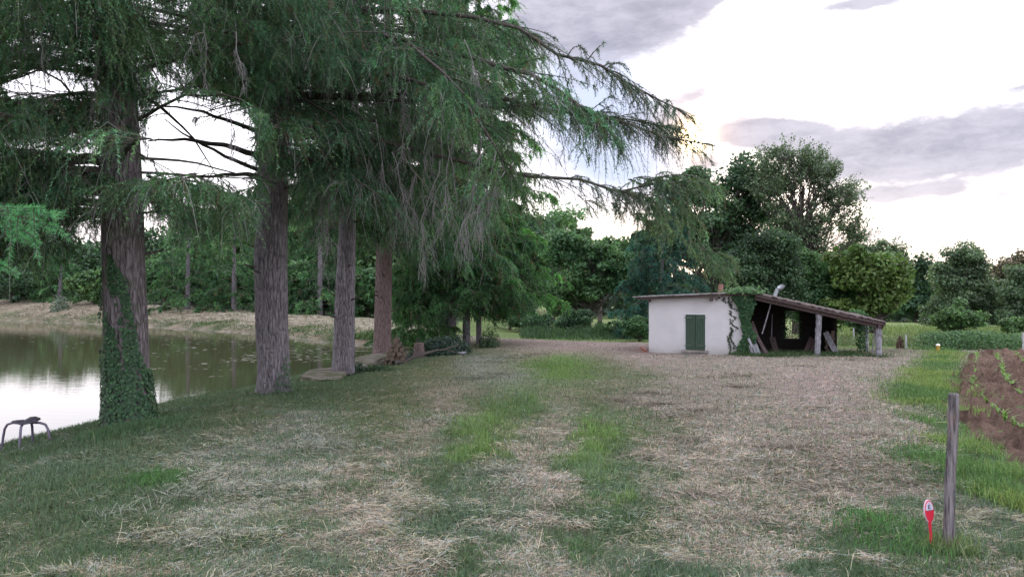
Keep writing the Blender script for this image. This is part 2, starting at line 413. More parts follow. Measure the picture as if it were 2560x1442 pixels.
sm, q = mat_new('ploughed_soil')
at = q.new('ShaderNodeAttribute'); at.attribute_name = 'col'; oc = q.new('ShaderNodeTexCoord').outputs['Object']
n1 = q.noise(oc, 30, 6, .75)
p = q.new('ShaderNodeBsdfPrincipled'); q.put(p.inputs['Base Color'], q.mix(q.ss(n1, .3, .7), q.mix(1, at.outputs['Color'], (.7, .68, .68), 'MULTIPLY'), q.mix(1, at.outputs['Color'], (1.25, 1.25, 1.25), 'MULTIPLY')))
p.inputs['Roughness'].default_value = .95; p.inputs['Specular IOR Level'].default_value = .1
bn = q.new('ShaderNodeBump'); bn.inputs['Strength'].default_value = .9; bn.inputs['Distance'].default_value = .06; q.put(bn.inputs['Height'], n1); q.l.new(bn.outputs[0], p.inputs['Normal'])
o = q.new('ShaderNodeOutputMaterial'); q.l.new(p.outputs[0], o.inputs[0])
fo = mesh_np('ploughed_field', V[used], mp[F], sm, col=sc.reshape(-1, 3)[used], smooth=True)
tag(fo, 'reddish brown ploughed soil of the field edge', 'field', kind='structure')
# ================================================================ GRASS AND HAY
def blades(x, y, z, L, W, ang, tilt, colr, curl=.3):
    """tapered bent blades: two quads each"""
    n = len(x); base = np.stack([x, y, z], -1)
    d = np.stack([np.cos(ang) * np.cos(tilt), np.sin(ang) * np.cos(tilt), np.sin(tilt)], -1)
    side = np.stack([-np.sin(ang), np.cos(ang), np.zeros(n)], -1)
    r = RNG.normal(0, .35, n)[:, None]
    side = nrm(side + np.array([0, 0, 1.]) * r)
    m = base + d * (L * .55)[:, None]
    lat = RNG.normal(0, 1, (n, 1)) * side * (L * .12)[:, None]
    t = base + d * L[:, None] + lat - np.array([0, 0, 1.]) * (L * curl * np.cos(tilt) * np.sin(np.maximum(tilt, 0)))[:, None]
    w_ = (W / 2)[:, None] * side
    V = np.stack([base - w_, base + w_, m - w_ * .85, m + w_ * .85, t - w_ * .25, t + w_ * .25], 1).reshape(-1, 3)
    i = np.arange(n)[:, None] * 6
    F = np.concatenate([i + np.array([0, 1, 3, 2]), i + np.array([2, 3, 5, 4])])
    return V, F, np.repeat(colr, 6, 0)
def sample_ground(n, px0, px1, py0, py1, pw=1.0):
    px = RNG.uniform(px0, px1, n); py = py0 + (py1 - py0) * RNG.random(n) ** pw
    D = 1.6 * FPX / (py - 721 - SL * FPX)
    return (px - 1280) / FPX * D, D
def in_soil(x, y):
    d = seg_dist(x, y, field_pl); i = inside(x, y, field_pl)
    return np.where(i, d, -d) + (fbm(x * 3, y * 3, 3) - .5) * .55
x, y = sample_ground(560000, -260, 2820, 834, 1560, .85)
okk = ~inside(x, y, pond) & (in_soil(x, y) < .03)
x, y = x[okk], y[okk]
fb, md, _ = farzone(x, y); okk = ~fb & ~md & (seg_dist(x, y, near_sh) > .12); x, y = x[okk], y[okk]
z = height(x, y); n = len(x)
zc = zone(x, y, ZT); zg = zone(x, y, ZG); zf = zone(x, y, ZF)
zg = np.clip(zg + (fbm(x * 2.5, y * 2.5, 3) - .5) * 1.1, 0, 1)
isg = RNG.random(n) < np.clip(zg, .14, .94)
D = np.maximum(y, 4)
sw = fbm(x * 1.1 + 60, y * 1.1, 3) * 7 + fbm(x * 4 + 60, y * 4, 2) * 3      # swath direction of the cut straw
clump = sstep(fbm(x * 2.2 + 7, y * 2.2, 3), .5, .68)
ang = np.where(isg, RNG.random(n) * 6.283, sw + RNG.normal(0, .7, n) + (RNG.random(n) < .3) * RNG.random(n) * 6.28)
tilt = np.where(isg, RNG.uniform(.45, 1.45, n), np.abs(RNG.normal(.08, .22, n)))
L = np.where(isg, RNG.uniform(.03, .075, n) * (1 + 1.3 * sstep(zf, .45, .9)), RNG.uniform(.03, .095, n)) * (1 + .02 * D)
W = np.where(isg, .0030, .0019) * RNG.uniform(.6, 1.3, n) + D * .00042
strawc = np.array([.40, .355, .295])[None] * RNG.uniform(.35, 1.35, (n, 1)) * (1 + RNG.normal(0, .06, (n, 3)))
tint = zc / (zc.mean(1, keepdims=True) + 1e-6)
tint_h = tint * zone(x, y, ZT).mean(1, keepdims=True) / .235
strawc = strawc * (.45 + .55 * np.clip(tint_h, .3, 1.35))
grey = (RNG.random(n) < .25)[:, None]; strawc = np.where(grey, strawc.mean(1, keepdims=True) * np.array([.92, 1.02, .93]), strawc)
g0 = np.array([.08, .125, .065]); gF = np.array([.13, .205, .065]); gC = np.array([.12, .17, .12])
gcol = g0 * (1 - sstep(zf, .3, .9))[:, None] + gF * sstep(zf, .3, .9)[:, None]
lg = fbm(x * .9 + 3, y * .9 + 31, 3); gcol = gcol * (1 - .5 * sstep(lg, .5, .7)[:, None]) + gC * .5 * sstep(lg, .5, .7)[:, None]
gcol = gcol * RNG.uniform(.6, 1.5, (n, 1)) * (1 + RNG.normal(0, .08, (n, 3)))
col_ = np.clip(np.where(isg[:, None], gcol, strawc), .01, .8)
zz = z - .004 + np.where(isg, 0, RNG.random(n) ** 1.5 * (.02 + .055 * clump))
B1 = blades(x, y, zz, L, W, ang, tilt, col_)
ig = isg
def sub(B, m):
    mv = np.repeat(m, 6); V, F, c = B; idx = np.cumsum(mv) - 1; nb = len(m); fm = np.concatenate([m, m]); return V[mv], idx[F[fm]], c[mv]
a = sub(B1, ig); g_o = mesh_np('grass', a[0], a[1], M_grass, col=a[2]); tag(g_o, 'short mown grass growing through the hay', 'grass', kind='stuff')
a = sub(B1, ~ig); g_o = mesh_np('cut_hay', a[0], a[1], M_straw, col=a[2]); tag(g_o, 'dry cut hay lying over the mown ground', 'hay', kind='stuff')
# small heaps of raked hay
hp = [(1780, 945, .5), (1840, 968, .45), (1640, 1010, .4), (1750, 1028, .5), (1690, 1045, .4), (1280, 893, .8), (1235, 905, .8), (1340, 885, .6), (1200, 945, .7), (1250, 935, .6), (1620, 985, .4), (1850, 940, .5), (1560, 1000, .4), (2060, 1020, .5), (2140, 900, .9), (2240, 878, .9), (2010, 915, .6), (1500, 1060, .35), (1100, 1060, .5), (820, 1120, .6), (700, 1220, .5), (1380, 1260, .3), (1750, 1240, .4), (2100, 1150, .5), (1960, 1120, .5), (1870, 1180, .5), (2080, 1220, .5), (1900, 1300, .4), (1250, 1180, .35), (320, 1290, .3), (450, 1240, .4), (1720, 1100, .45), (1600, 1140, .4), (2180, 1090, .4)]
acc_ = []
for (hx, hy, hr) in hp:
    c = G(hx, hy); m = int(300 + 200 * hr); rr = RNG.normal(0, 1, (m, 2)) * np.array([hr * .55, hr * .22 + .05])
    x = c[0] + rr[:, 0]; y = c[1] + rr[:, 1]; r2 = (rr[:, 0] / (hr * .6)) ** 2 + (rr[:, 1] / (hr * .3)) ** 2
    top = .07 * np.exp(-r2) * (.6 + hr); z = height(x, y) + RNG.random(m) * top
    f = .5 if hy % 3 else .8
    f = .75 if hy % 3 else .9; tone = np.array([.30, .255, .205]) * f if (hx > 1300) else np.array([.20, .21, .165])
    acc_.append(blades(x, y, z, RNG.uniform(.08, .2, m), np.full(m, .004 + c[1] * .0004), RNG.random(m) * 6.28, RNG.normal(.05, .35, m), np.clip(tone * RNG.uniform(.5, 1.5, (m, 1)), 0, 1)))
V, F, c = join(acc_); g_o = mesh_np('hay_tufts', V, F, M_straw, col=c); tag(g_o, 'small raked heaps of darker hay strewn over the ground', 'hay', kind='stuff')
# long single stalks in the foreground
n = 260; x, y = sample_ground(n, -100, 2650, 980, 1500); okk = in_soil(x, y) < -.1; x, y = x[okk], y[okk]; okk = seg_dist(x, y, near_sh) > 1.2; x, y = x[okk], y[okk]; n = len(x)
B = blades(x, y, height(x, y), RNG.uniform(.12, .3, n), np.full(n, .0035), RNG.random(n) * 6.28, RNG.uniform(.1, 1.2, n), np.array([.5, .45, .32]) * RNG.uniform(.6, 1.2, (n, 1)), .6)
g_o = mesh_np('dry_stalks', B[0], B[1], M_straw, col=B[2]); tag(g_o, 'long dry stalks standing among the hay', 'stalks', kind='stuff')
# taller bright grass along the field edge and other tall tufts
def tufts(name, label, cat, specs, mat=M_grass):
    acc_ = []
    for (px, py, rx, ry, cnt, Lm, colr) in specs:
        c = G(px, py); sc_ = c[1] / FPX
        m = cnt; x = c[0] + RNG.normal(0, .5, m) * rx * sc_; y = c[1] + RNG.normal(0, .5, m) * ry * sc_ * (c[1] / 1.6)
        y = np.maximum(y, 3.6)
        acc_.append(blades(x, y, height(x, y) - .01, Lm * RNG.uniform(.5, 1.2, m), .0045 + y * .0004, RNG.random(m) * 6.28, RNG.uniform(.9, 1.5, m), np.clip(np.array(colr) * RNG.uniform(.55, 1.5, (m, 1)) * (1 + RNG.normal(0, .08, (m, 3))), .01, .8), .7))
    V, F, c = join(acc_); o = mesh_np(name, V, F, mat, col=c); tag(o, label, cat, kind='stuff'); return o
BG = (.10, .18, .06); YG = (.165, .235, .07); DG = (.07, .16, .05)
tufts('tall_grass', 'brighter uncut grass along the field edge', 'grass', [
    (2345, 876, 30, 5, 700, .2, BG), (2345, 1060, 34, 30, 900, .12, BG), (2390, 1115, 36, 22, 1500, .12, YG),
    (2420, 1180, 80, 26, 3400, .13, BG), (2500, 1238, 70, 24, 2400, .13, BG), (2320, 1150, 90, 30, 1100, .09, DG), (2545, 1270, 50, 40, 1400, .15, YG), (2200, 1320, 110, 50, 1100, .11, DG), (2260, 1370, 120, 50, 1000, .10, DG), (2390, 985, 26, 18, 400, .2, YG), (2420, 1035, 30, 12, 300, .18, YG),
    (1375, 912, 90, 14, 1800, .08, (.12, .20, .06)), (1490, 925, 90, 16, 1100, .06, (.14, .19, .08)), (1270, 1010, 90, 40, 1100, .07, (.11, .19, .06)), (1260, 1100, 50, 40, 500, .09, (.17, .22, .1)), (1480, 1230, 40, 110, 700, .06, (.09, .18, .06)), (1440, 1380, 40, 40, 350, .07, (.09, .18, .06)),
    (400, 1200, 90, 25, 1500, .09, DG), (340, 1062, 110, 22, 3000, .14, (.07, .13, .06)), (2370, 1385, 60, 20, 900, .14, (.12, .17, .07)), (1455, 1010, 80, 60, 1000, .06, (.11, .18, .06)), (2230, 960, 80, 30, 900, .06, (.10, .17, .07))])
# continuous bright strip between the mown ground and the soil
n = 15000; u = RNG.random(n) ** .8; ce = np.array([G(2372, 878), G(2350, 905), G(2335, 935), G(2318, 970), G(2298, 1005)]); ui = u * 3.999; ii_ = ui.astype(int); uf_ = (ui - ii_)[:, None]
pc_ = ce[ii_] * (1 - uf_) + ce[ii_ + 1] * uf_; wd_ = RNG.normal(0, 1, n) * .33 * (.75 + .6 * fbm(pc_[:, 1] * .8, pc_[:, 1] * 0 + 2, 2)); x = pc_[:, 0] + wd_; y = pc_[:, 1] + RNG.normal(0, .25, n)
B = blades(x, y, height(x, y) - .01, .13 * RNG.uniform(.5, 1.2, n), .0045 + y * .0004, RNG.random(n) * 6.28, RNG.uniform(.9, 1.5, n), np.where((fbm(x * .7, y * .7, 2) > .5)[:, None], np.array(YG), np.array(BG)) * RNG.uniform(.55, 1.5, (n, 1)), .7)
g_o = mesh_np('grass_strip', B[0], B[1], M_grass, col=np.clip(B[2], .01, .8)); tag(g_o, 'bright grass strip between the mown ground and the ploughed soil', 'grass', kind='stuff')
# far bank: hay and rank green edge
n = 70000
s_i = RNG.random(n) * 5.6; si = s_i.astype(int); sf = (s_i - si)[:, None]
pos = far_sh[si] * (1 - sf) + far_sh[si + 1] * sf
dirn = nrm(far_sh[si + 1] - far_sh[si]); nor = np.stack([-dirn[:, 1], dirn[:, 0]], -1); nor = np.where((nor[:, 1] < 0)[:, None], -nor, nor)
off = RNG.random(n) * 7.5; pos = pos + nor * off[:, None]; x, y = pos[:, 0], pos[:, 1]
okk = (y > 32.5) & (x < -3.2); x, y, off = x[okk], y[okk], off[okk]; n = len(x)
low = (off + RNG.normal(0, .5, n) < 1.9 * sstep(fbm(x * .2 + 5, y * .2, 2), .3, .6) + .3) | (RNG.random(n) < .04)
c = np.where(low[:, None], np.array([.075, .125, .045]), np.array([.39, .345, .27])) * RNG.uniform(.5, 1.4, (n, 1))
B = blades(x, y, height(x, y) + RNG.random(n) * .04, np.where(low, RNG.uniform(.08, .26, n), RNG.uniform(.2, .5, n)), .01 + y * .0004, np.where(low, RNG.random(n) * 6.28, RNG.normal(2.5, .35, n)), np.where(low, RNG.uniform(.2, 1.1, n), RNG.normal(0, .07, n)), c)
g_o = mesh_np('bank_hay', B[0], B[1], M_straw, col=B[2]); tag(g_o, 'hay and rank grass on the dam across the pond', 'hay', kind='stuff')
# rough vegetation along the meadow edge and behind the track
def rough(name, label, px0, px1, D0, D1, n, L0, L1, cols, wide=.012):
    px = RNG.uniform(px0, px1, n); y = RNG.uniform(D0, D1, n); x = (px - 1280) / FPX * y
    hgt = RNG.uniform(L0, L1, n) * (.12 + 1.7 * sstep(fbm(x * .7, y * .7, 3), .25, .75)) * RNG.uniform(.4, 1, n); cc_ = np.array(cols)[RNG.integers(0, len(cols), n)] * RNG.uniform(.55, 1.4, (n, 1))
    kz = y > D0 + (D1 - D0) * .5 * fbm(x * .5 + 3, x * 0 + D0, 2) * RNG.uniform(0, 1.6, n); kz &= (np.abs(px - (px0 + px1) / 2) < (px1 - px0) / 2 * (1 - .25 * RNG.random(n) ** 2)) | (px > 2400); x, y, hgt, cc_ = x[kz], y[kz], hgt[kz], cc_[kz]; n = len(x)
    B = blades(x, y, height(x, y) - .02, hgt, wide * RNG.uniform(.7, 2, n), RNG.random(n) * 6.28, RNG.uniform(.8, 1.5, n), np.clip(cc_, .01, .8), .7)
    o = mesh_np(name, B[0], B[1], M_grass, col=B[2]); tag(o, label, 'grass', kind='stuff')
rough('meadow_grass', 'tall seeding grass at the edge of the meadow', 2060, 2640, 28.8, 33, 20000, .15, .5, [(.12, .19, .07), (.17, .21, .11), (.24, .23, .15), (.09, .16, .05)], .014)
rough('weed_growth', 'low green weeds beside the track', 1300, 1640, 34.5, 46, 20000, .2, .6, [(.05, .10, .045), (.07, .13, .05), (.04, .08, .035)], .02)
rough('meadow_sward', 'open grass of the sloping meadow', 2080, 2640, 33, 60, 30000, .15, .35, [(.16, .22, .08), (.19, .24, .10), (.13, .19, .07)], .03)
# ================================================================ CONIFERS
def interp_poly(Pn, s):
    """Pn [N,K,3], s [N,M] in 0..1 -> points [N,M,3]"""
    N, K, _ = Pn.shape; f = np.clip(s, 0, .9999) * (K - 1); i = f.astype(int); a = (f - i)[..., None]
    r = np.arange(N)[:, None]
    return Pn[r, i] * (1 - a) + Pn[r, i + 1] * a, nrm(Pn[r, i + 1] - Pn[r, i])
def needles(Pn, nn, ln, wd, cbase, spread=.8):
    """needles all along polylines"""
    N = len(Pn)
    if N == 0: return np.zeros((0, 3)), np.zeros((0, 3), int), np.zeros((0, 3))
    s = (np.arange(nn)[None] + RNG.random((N, nn))) / nn
    p, tg = interp_poly(Pn, s)
    rv = nrm(RNG.normal(0, 1, (N, nn, 3))); rad = nrm(rv - (rv * tg).sum(-1, keepdims=True) * tg)
    d = nrm(tg * RNG.uniform(.35, .9, (N, nn, 1)) + rad * spread)
    l = ln * RNG.uniform(.7, 1.25, (N, nn, 1))
    side = nrm(np.cross(d, nrm(RNG.normal(0, 1, (N, nn, 3))))) * (wd / 2)
    V = np.stack([p - side, p + side, p + d * l], 2).reshape(-1, 3)
    F = np.arange(N * nn * 3).reshape(-1, 3)
    c = cbase[:, None] * RNG.uniform(.7, 1.35, (N, nn, 1)) * (1 + RNG.normal(0, .05, (N, nn, 3)))
    return V, F, np.repeat(np.clip(c, .004, .8).reshape(-1, 3), 3, 0)
def make_limb(p0, az, L, rise, droop, K=10, wob=.03):
    s = np.linspace(0, 1, K)
    d = np.array([math.cos(az), math.sin(az), 0])
    pts = p0 + d * (L * s)[:, None]; pts[:, 2] += rise * L * s - droop * L * s ** 2
    w = np.cumsum(RNG.normal(0, wob * L / K * 1.5, (K, 3)), 0); w[0] = 0
    return pts + w
def limb_pts(pts, K=10):
    pts = np.array(pts, float); n = len(pts); u = np.linspace(0, n - 1, K)
    P_ = np.stack([np.interp(u, np.arange(n), pts[:, k]) for k in range(3)], 1)
    P2 = P_.copy(); P2[1:-1] = (P_[:-2] + 2 * P_[1:-1] + P_[2:]) / 4
    w = RNG.normal(0, .02 * np.linalg.norm(pts[-1] - pts[0]) / K * 3, (K, 3)); w[0] = 0
    return P2 + w
GREENS = np.array([(.056, .132, .075), (.07, .17, .093), (.085, .20, .108), (.098, .19, .078), (.125, .25, .118)])
def foliage(limbs, lod, hang=.45, side=.38, sp=.2, bare=.22, keep=None, greens=GREENS, tipmul=1.0, ln=.042, wd=.0115, nn=34, q=13, deadp=.10, down=.85, upfoil=False, lmax=2.4):
    secs, tpos, ltip = [], [], []
    for Lb in limbs:
        L = np.linalg.norm(np.diff(Lb, axis=0), axis=1).sum()
        m = max(4, int(L / (sp * lod) * 2))
        tt = RNG.uniform(.1, 1, m) ** .85
        p, tg = interp_poly(Lb[None], tt[None]); p, tg = p[0], tg[0]
        perp = nrm(np.cross(tg, np.array([0, 0, 1.]))) * np.where(RNG.random(m) < .5, -1, 1)[:, None]
        d = nrm(tg * RNG.uniform(.35, 1.0, (m, 1)) + perp * RNG.uniform(.6, 1, (m, 1)) + np.array([0, 0, 1.]) * RNG.normal(.05, .18, (m, 1)))
        l2 = np.clip(L * side * (1.05 - .75 * tt) * RNG.uniform(.6, 1.25, m), .2, lmax)
        s = np.linspace(0, 1, 5)[None, :, None]
        pl = p[:, None] + d[:, None] * l2[:, None, None] * s
        pl[:, :, 2] -= (RNG.uniform(.1, .45, m)[:, None] * l2[:, None] * s[..., 0] ** 2)
        secs.append(pl); tpos.append(tt)
    S2 = np.concatenate(secs); T2 = np.concatenate(tpos); N = len(S2)
    if keep is not None:
        px, py = PX(S2[:, 3]); kk = keep(px, py); S2, T2 = S2[kk], T2[kk]; N = len(S2)
    s = np.sort(RNG.uniform(.08, 1.0, (N, q)), 1)
    p, tg = interp_poly(S2, s)
    l3 = hang * np.where(RNG.random((N, q)) < .16, RNG.uniform(1.0, 1.7, (N, q)), RNG.uniform(.25, .85, (N, q))) * (.6 + .5 * np.sin(s * 3))
    rd = nrm(RNG.normal(0, 1, (N, q, 3)))
    d1 = nrm(tg * .8 + rd * .75 + np.array([0, 0, -.2]))
    d2 = nrm(tg * .35 + rd * .42 + np.array([0, 0, -down]))
    st = np.array([0, .3, .65, 1.0])
    P3 = np.stack([p + l3[..., None] * (d1 * (a - .55 * a * a) + d2 * (.75 * a * a)) for a in st], 2).reshape(-1, 4, 3)
    l3 = l3.ravel(); T3 = np.repeat(T2, q); tone2 = np.repeat(RNG.uniform(.6, 1.25, N) * np.where(RNG.random(N) < .14, 1.55, 1), q)
    if keep is not None:
        px, py = PX(P3[:, 2]); kk = keep(px, py); P3, l3, T3, tone2 = P3[kk], l3[kk], T3[kk], tone2[kk]
    dead = (RNG.random(len(P3)) < deadp + .75 * sstep(bare - T3, -.1, .12)) 
    live = P3[~dead]
    zone_c = fbm(live[:, 0, 0] * .9 + 50, live[:, 0, 1] * .9 + live[:, 0, 2] * 1.3, 2)
    gi = np.clip((zone_c * len(greens) * 1.1 + RNG.normal(0, .8, len(live))), 0, len(greens) - 1).astype(int)
    cb = greens[gi] * tipmul * tone2[~dead][:, None]; br_ = RNG.random(len(live)) < .05; cb = np.where(br_[:, None], np.array([.13, .10, .06]), cb)
    nV = needles(live, nn, ln * lod, wd * lod, cb)
    # upper twigs of each secondary also carry needles
    nS = needles(S2[:, 1:], nn, ln * lod, wd * lod, greens[RNG.integers(0, len(greens), N)])
    tw = tubes(S2, np.linspace(.011, .003, 5)[None] * np.ones((N, 1)) * (.7 + .3 * lod), 3)
    t3 = tubes(live, np.linspace(.003, .0015, 4)[None] * np.ones((len(live), 1)) * lod, 3)
    t4 = tubes(P3[dead], np.linspace(.0035, .0015, 4)[None] * np.ones((int(dead.sum()), 1)) * lod, 3)
    return (nV, nS), (tw, t3), t4
def joinn(parts):
    Vs, Fs, off = [], [], 0
    for V, F in parts: Vs.append(V); Fs.append(F + off); off += len(V)
    return np.concatenate(Vs), np.concatenate(Fs)
def trunk_mesh(name, pts, rad, parent, mat, S=26, nz_=.05, flare=None):
    pts = np.array(pts, float); rad = np.array(rad, float)
    seglen = np.linalg.norm(np.diff(pts, axis=0), axis=1); cum = np.concatenate([[0], np.cumsum(seglen)])
    K = max(8, int(cum[-1] / .12)); K = min(K, 110); u = np.linspace(0, cum[-1], K)
    Pp = np.stack([np.interp(u, cum, pts[:, k]) for k in range(3)], 1); Rr = np.interp(u, cum, rad)
    V, F = tubes(Pp, Rr, S); V = V.reshape(K, S, 3)
    a = np.arange(S) / S * 6.283
    for k in range(K):
        f = fbm(np.cos(a) * 2.2 + 5 + pts[0, 0], np.sin(a) * 2.2 + 5 + u[k] * .5, 3) - .5
        fl = 1 + nz_ * 2.2 * f
        if flare is not None and u[k] < .55: fl = fl * (1 + flare * (1 - u[k] / .55) ** 2.2 * (1 + .55 * np.sin(a * 5 + pts[0, 0] * 3)))
        V[k] = Pp[k] + (V[k] - Pp[k]) * fl[:, None]
    return mesh_np(name, V.reshape(-1, 3), F, mat, parent, smooth=True)
def conifer(name, label, base, trunk_pts, trunk_r, limbs, lod, mat, cat='tree', group=None, flare=.25, limb_r=.045, smooth_limb=5, nz_=.05, needmat=None, **fk):
    root = empty(name, tuple(base), label, cat, group)
    trunk_mesh('trunk', trunk_pts, trunk_r, root, mat, flare=flare, nz_=nz_)
    if fk.get('keep') is not None:      # a limb ends where its foliage ends
        for i_, Lm_ in enumerate(limbs):
            kp = np.where(fk['keep'](*PX(Lm_ - np.array([0, 0, .12]))))[0]; last = min(9, max(3, (kp[-1] + 1) if len(kp) else 3))
            if last < 9: limbs[i_] = interp_poly(Lm_[None], np.linspace(0, last / 9, 10)[None])[0][0]
    Ls = np.stack(limbs); ll = np.linalg.norm(Ls[:, -1] - Ls[:, 0], axis=1)
    rr = (limb_r * np.clip(ll / 5, .35, 1.3))[:, None] * np.linspace(1, .18, Ls.shape[1])[None]
    V, F = tubes(Ls, rr, 7); mesh_np('limbs', V, F, M_branch, root, smooth=True)
    nd_, tw, dd = foliage(limbs, lod, **fk)
    V, F, c = join(nd_); tag(mesh_np('needle_foliage', V, F, needmat or M_needle, root, col=c), kind='stuff')
    V, F = joinn(tw); tag(mesh_np('twigs', V, F, M_twig, root), kind='stuff')
    if len(dd[0]): tag(mesh_np('bare_twigs', dd[0], dd[1], M_dead, root), kind='stuff')
    print(name, 'tris', len(nd_[0][1]) + len(nd_[1][1]))
    return root
def dead_spray(starts, L, n, root, lod=1.0):
    """pale bare hanging branches that fork downwards"""
    out_p, out_r = [], []
    def grow(p, d, l, r, lev):
        K = 7; pts = [p]; dd = d.copy()
        for k in range(K - 1):
            dd = nrm(dd * .8 + np.array([0, 0, -.32]) + RNG.normal(0, .20, 3)); pts.append(pts[-1] + dd * l / (K - 1))
        out_p.append(pts); out_r.append(np.linspace(r, r * .45, K))
        if lev < 3:
            for j in range([n, 5, 3][lev]):
                i = RNG.integers(1, K); grow(pts[i], nrm(dd + RNG.normal(0, .55, 3)), l * RNG.uniform(.35, .65), r * .6, lev + 1)
    for (p, d) in starts: grow(np.array(p, float), nrm(np.array(d, float)), L * RNG.uniform(.8, 1.15), .010 * lod, 0)
    V, F = tubes(np.array(out_p), np.array(out_r), 4)
    return tag(mesh_np('dead_branches', V, F, M_dead, root), kind='stuff')
def poly_in(px, py, pl): return inside(px, py, np.array(pl, float))
def edge_ok(px, py):      # the firs' outline against the open sky on the right
    ex = np.interp(px, [1270, 1300, 1340, 1450, 1560, 1650, 1700, 1790, 1830], [-400, 0, 35, 75, 130, 205, 260, 350, 600])
    return (px < 1275) | (py > ex)
GAP = [(372, 262), (430, 236), (480, 232), (600, 250), (636, 300), (640, 470), (560, 462), (430, 452), (400, 430), (372, 350)]
GAP_L = [(0, 180), (110, 165), (230, 195), (245, 240), (120, 250), (0, 245)]
GAP_L2 = [(60, 385), (250, 365), (252, 430), (140, 430)]
GAP_T = [(338, 0), (395, 0), (410, 22), (345, 26)]
rnd = RNG.random
def thin(px, py, pl, p): return ~(poly_in(px, py, pl) & (RNG.random(px.shape) > p))
# ---- first fir (ivy clad), left
def lowcurve(px, xs, ys): return np.interp(px, xs, ys)
def keep1(px, py):
    low = lowcurve(px, [-300, 0, 105, 125, 245, 262, 372, 400, 440, 520, 560, 600, 640, 672, 690], [745, 740, 735, 660, 690, 660, 640, 690, 690, 670, 730, 600, 560, 480, 200])
    k = (py < low + RNG.normal(0, 16, px.shape)) & (px < 900) & thin(px, py, GAP, .04) & thin(px, py, GAP_L, .12) & thin(px, py, GAP_L2, .2) & thin(px, py, GAP_T, .2)
    band = (py > 345) & (py < 430) & (px > 372) & (px < 640); k &= ~(band & (RNG.random(px.shape) > .1))
    bark = (px > 255) & (px < 350) & (py > 330) & (py < 430); k &= ~(bark & (RNG.random(px.shape) > .35))
    bark = (px > 250) & (px < 340) & (py > 190) & (py < 335); k &= ~(bark & (RNG.random(px.shape) > .6))
    return k
def trunk_from_px(spec):
    """[(px, py, D, width_px)] -> pts, radii"""
    return [P(a, b, c) for a, b, c, w_ in spec], [w_ / 2 / FPX * c for a, b, c, w_ in spec]
D1 = 10.9
sp1 = [(325, 1052, D1, 108), (322, 1000, D1, 106), (318, 920, D1, 105), (314, 820, D1, 104), (310, 700, D1, 100), (306, 560, D1, 98), (300, 400, D1, 94), (296, 250, D1, 86), (292, 100, D1, 78), (288, -50, D1, 72), (284, -500, D1, 55), (280, -1100, D1, 20)]
tp, tr = trunk_from_px(sp1)
def tz(tp, z):
    tp = np.array(tp); return np.array([np.interp(z, tp[:, 2], tp[:, 0]), np.interp(z, tp[:, 2], tp[:, 1]), z])
def autolimbs(tp, n, z0, z1, L0, L1, rise=(.05, .3), droop=(.2, .5), az=None, jit=.4):
    out = []
    for i in range(n):
        u = (i + RNG.random()) / n; z = z0 + (z1 - z0) * u
        a = az() if az else (i * 2.4 + RNG.normal(0, jit)) % 6.283
        L = (L0 + (L1 - L0) * u) * RNG.uniform(.75, 1.15)
        out.append(make_limb(tz(tp, z), a, L, RNG.uniform(*rise), RNG.uniform(*droop)))
    return out
Lb = []
Lb += autolimbs(tp, 12, 2.6, 3.55, 3.6, 4.2, (.0, .12), (.05, .2))                        # low dark tier
Lb += autolimbs(tp, 4, 3.0, 4.2, 4.5, 4.5, (.0, .12), (.1, .25), az=lambda: RNG.uniform(2.4, 4.6))
Lb += autolimbs(tp, 9, 2.9, 3.5, 2.6, 3.6, (.05, .2), (.1, .3), az=lambda: (RNG.uniform(-3.2, -2.0) if RNG.random() < .5 else RNG.uniform(-1.1, .3)))   # left and towards the viewer's left
Lb += autolimbs(tp, 16, 3.0, 6.6, 1.7, 2.0, (.1, .3), (.3, .6), az=lambda: RNG.uniform(-2.5, -.6))
Lb += autolimbs(tp, 10, 2.6, 3.5, 4.2, 4.6, (.0, .12), (.1, .25), az=lambda: RNG.uniform(2.6, 4.0))
Lb += autolimbs(tp, 26, 4.3, 6.3, 4.2, 4.2, (.12, .35), (.2, .42))
Lb += autolimbs(tp, 10, 6.3, 12.5, 4.0, 1.2, (.1, .3), (.2, .4))
pt = lambda a, b, c: P(a, b, c)
Lb += [limb_pts([pt(345, 300, 10.8), pt(400, 265, 10.4), pt(480, 230, 10), pt(600, 243, 9.6), pt(680, 300, 9.3)]),
       limb_pts([pt(300, 350, 10.9), pt(220, 270, 10.2), pt(130, 185, 9.6), pt(60, 140, 9.2), pt(-80, 160, 8.9)]),
       limb_pts([pt(290, 300, 10.9), pt(170, 290, 10.5), pt(60, 260, 10), pt(-80, 250, 9.6)]),
       limb_pts([pt(290, 270, 11), pt(150, 258, 11.4), pt(0, 254, 11.8), pt(-120, 262, 12)]),
       limb_pts([pt(290, 330, 10.8), pt(190, 305, 10), pt(90, 315, 9.4), pt(-60, 330, 9)]),
       limb_pts([pt(300, 215, 10.9), pt(200, 150, 11.4), pt(90, 175, 11.8), pt(-20, 225, 12.2)]),
       limb_pts([pt(370, 440, 10.8), pt(430, 470, 10.2), pt(560, 478, 9.6), pt(665, 510, 9.2)])]
T1 = conifer('fir_tree', 'thick old fir with ivy covered trunk nearest the pond on the left', tp[0], tp, tr, Lb, 1.0, M_bark1, flare=.17, keep=keep1, hang=.55, limb_r=.05, deadp=.13, tipmul=1.05, nz_=.06)
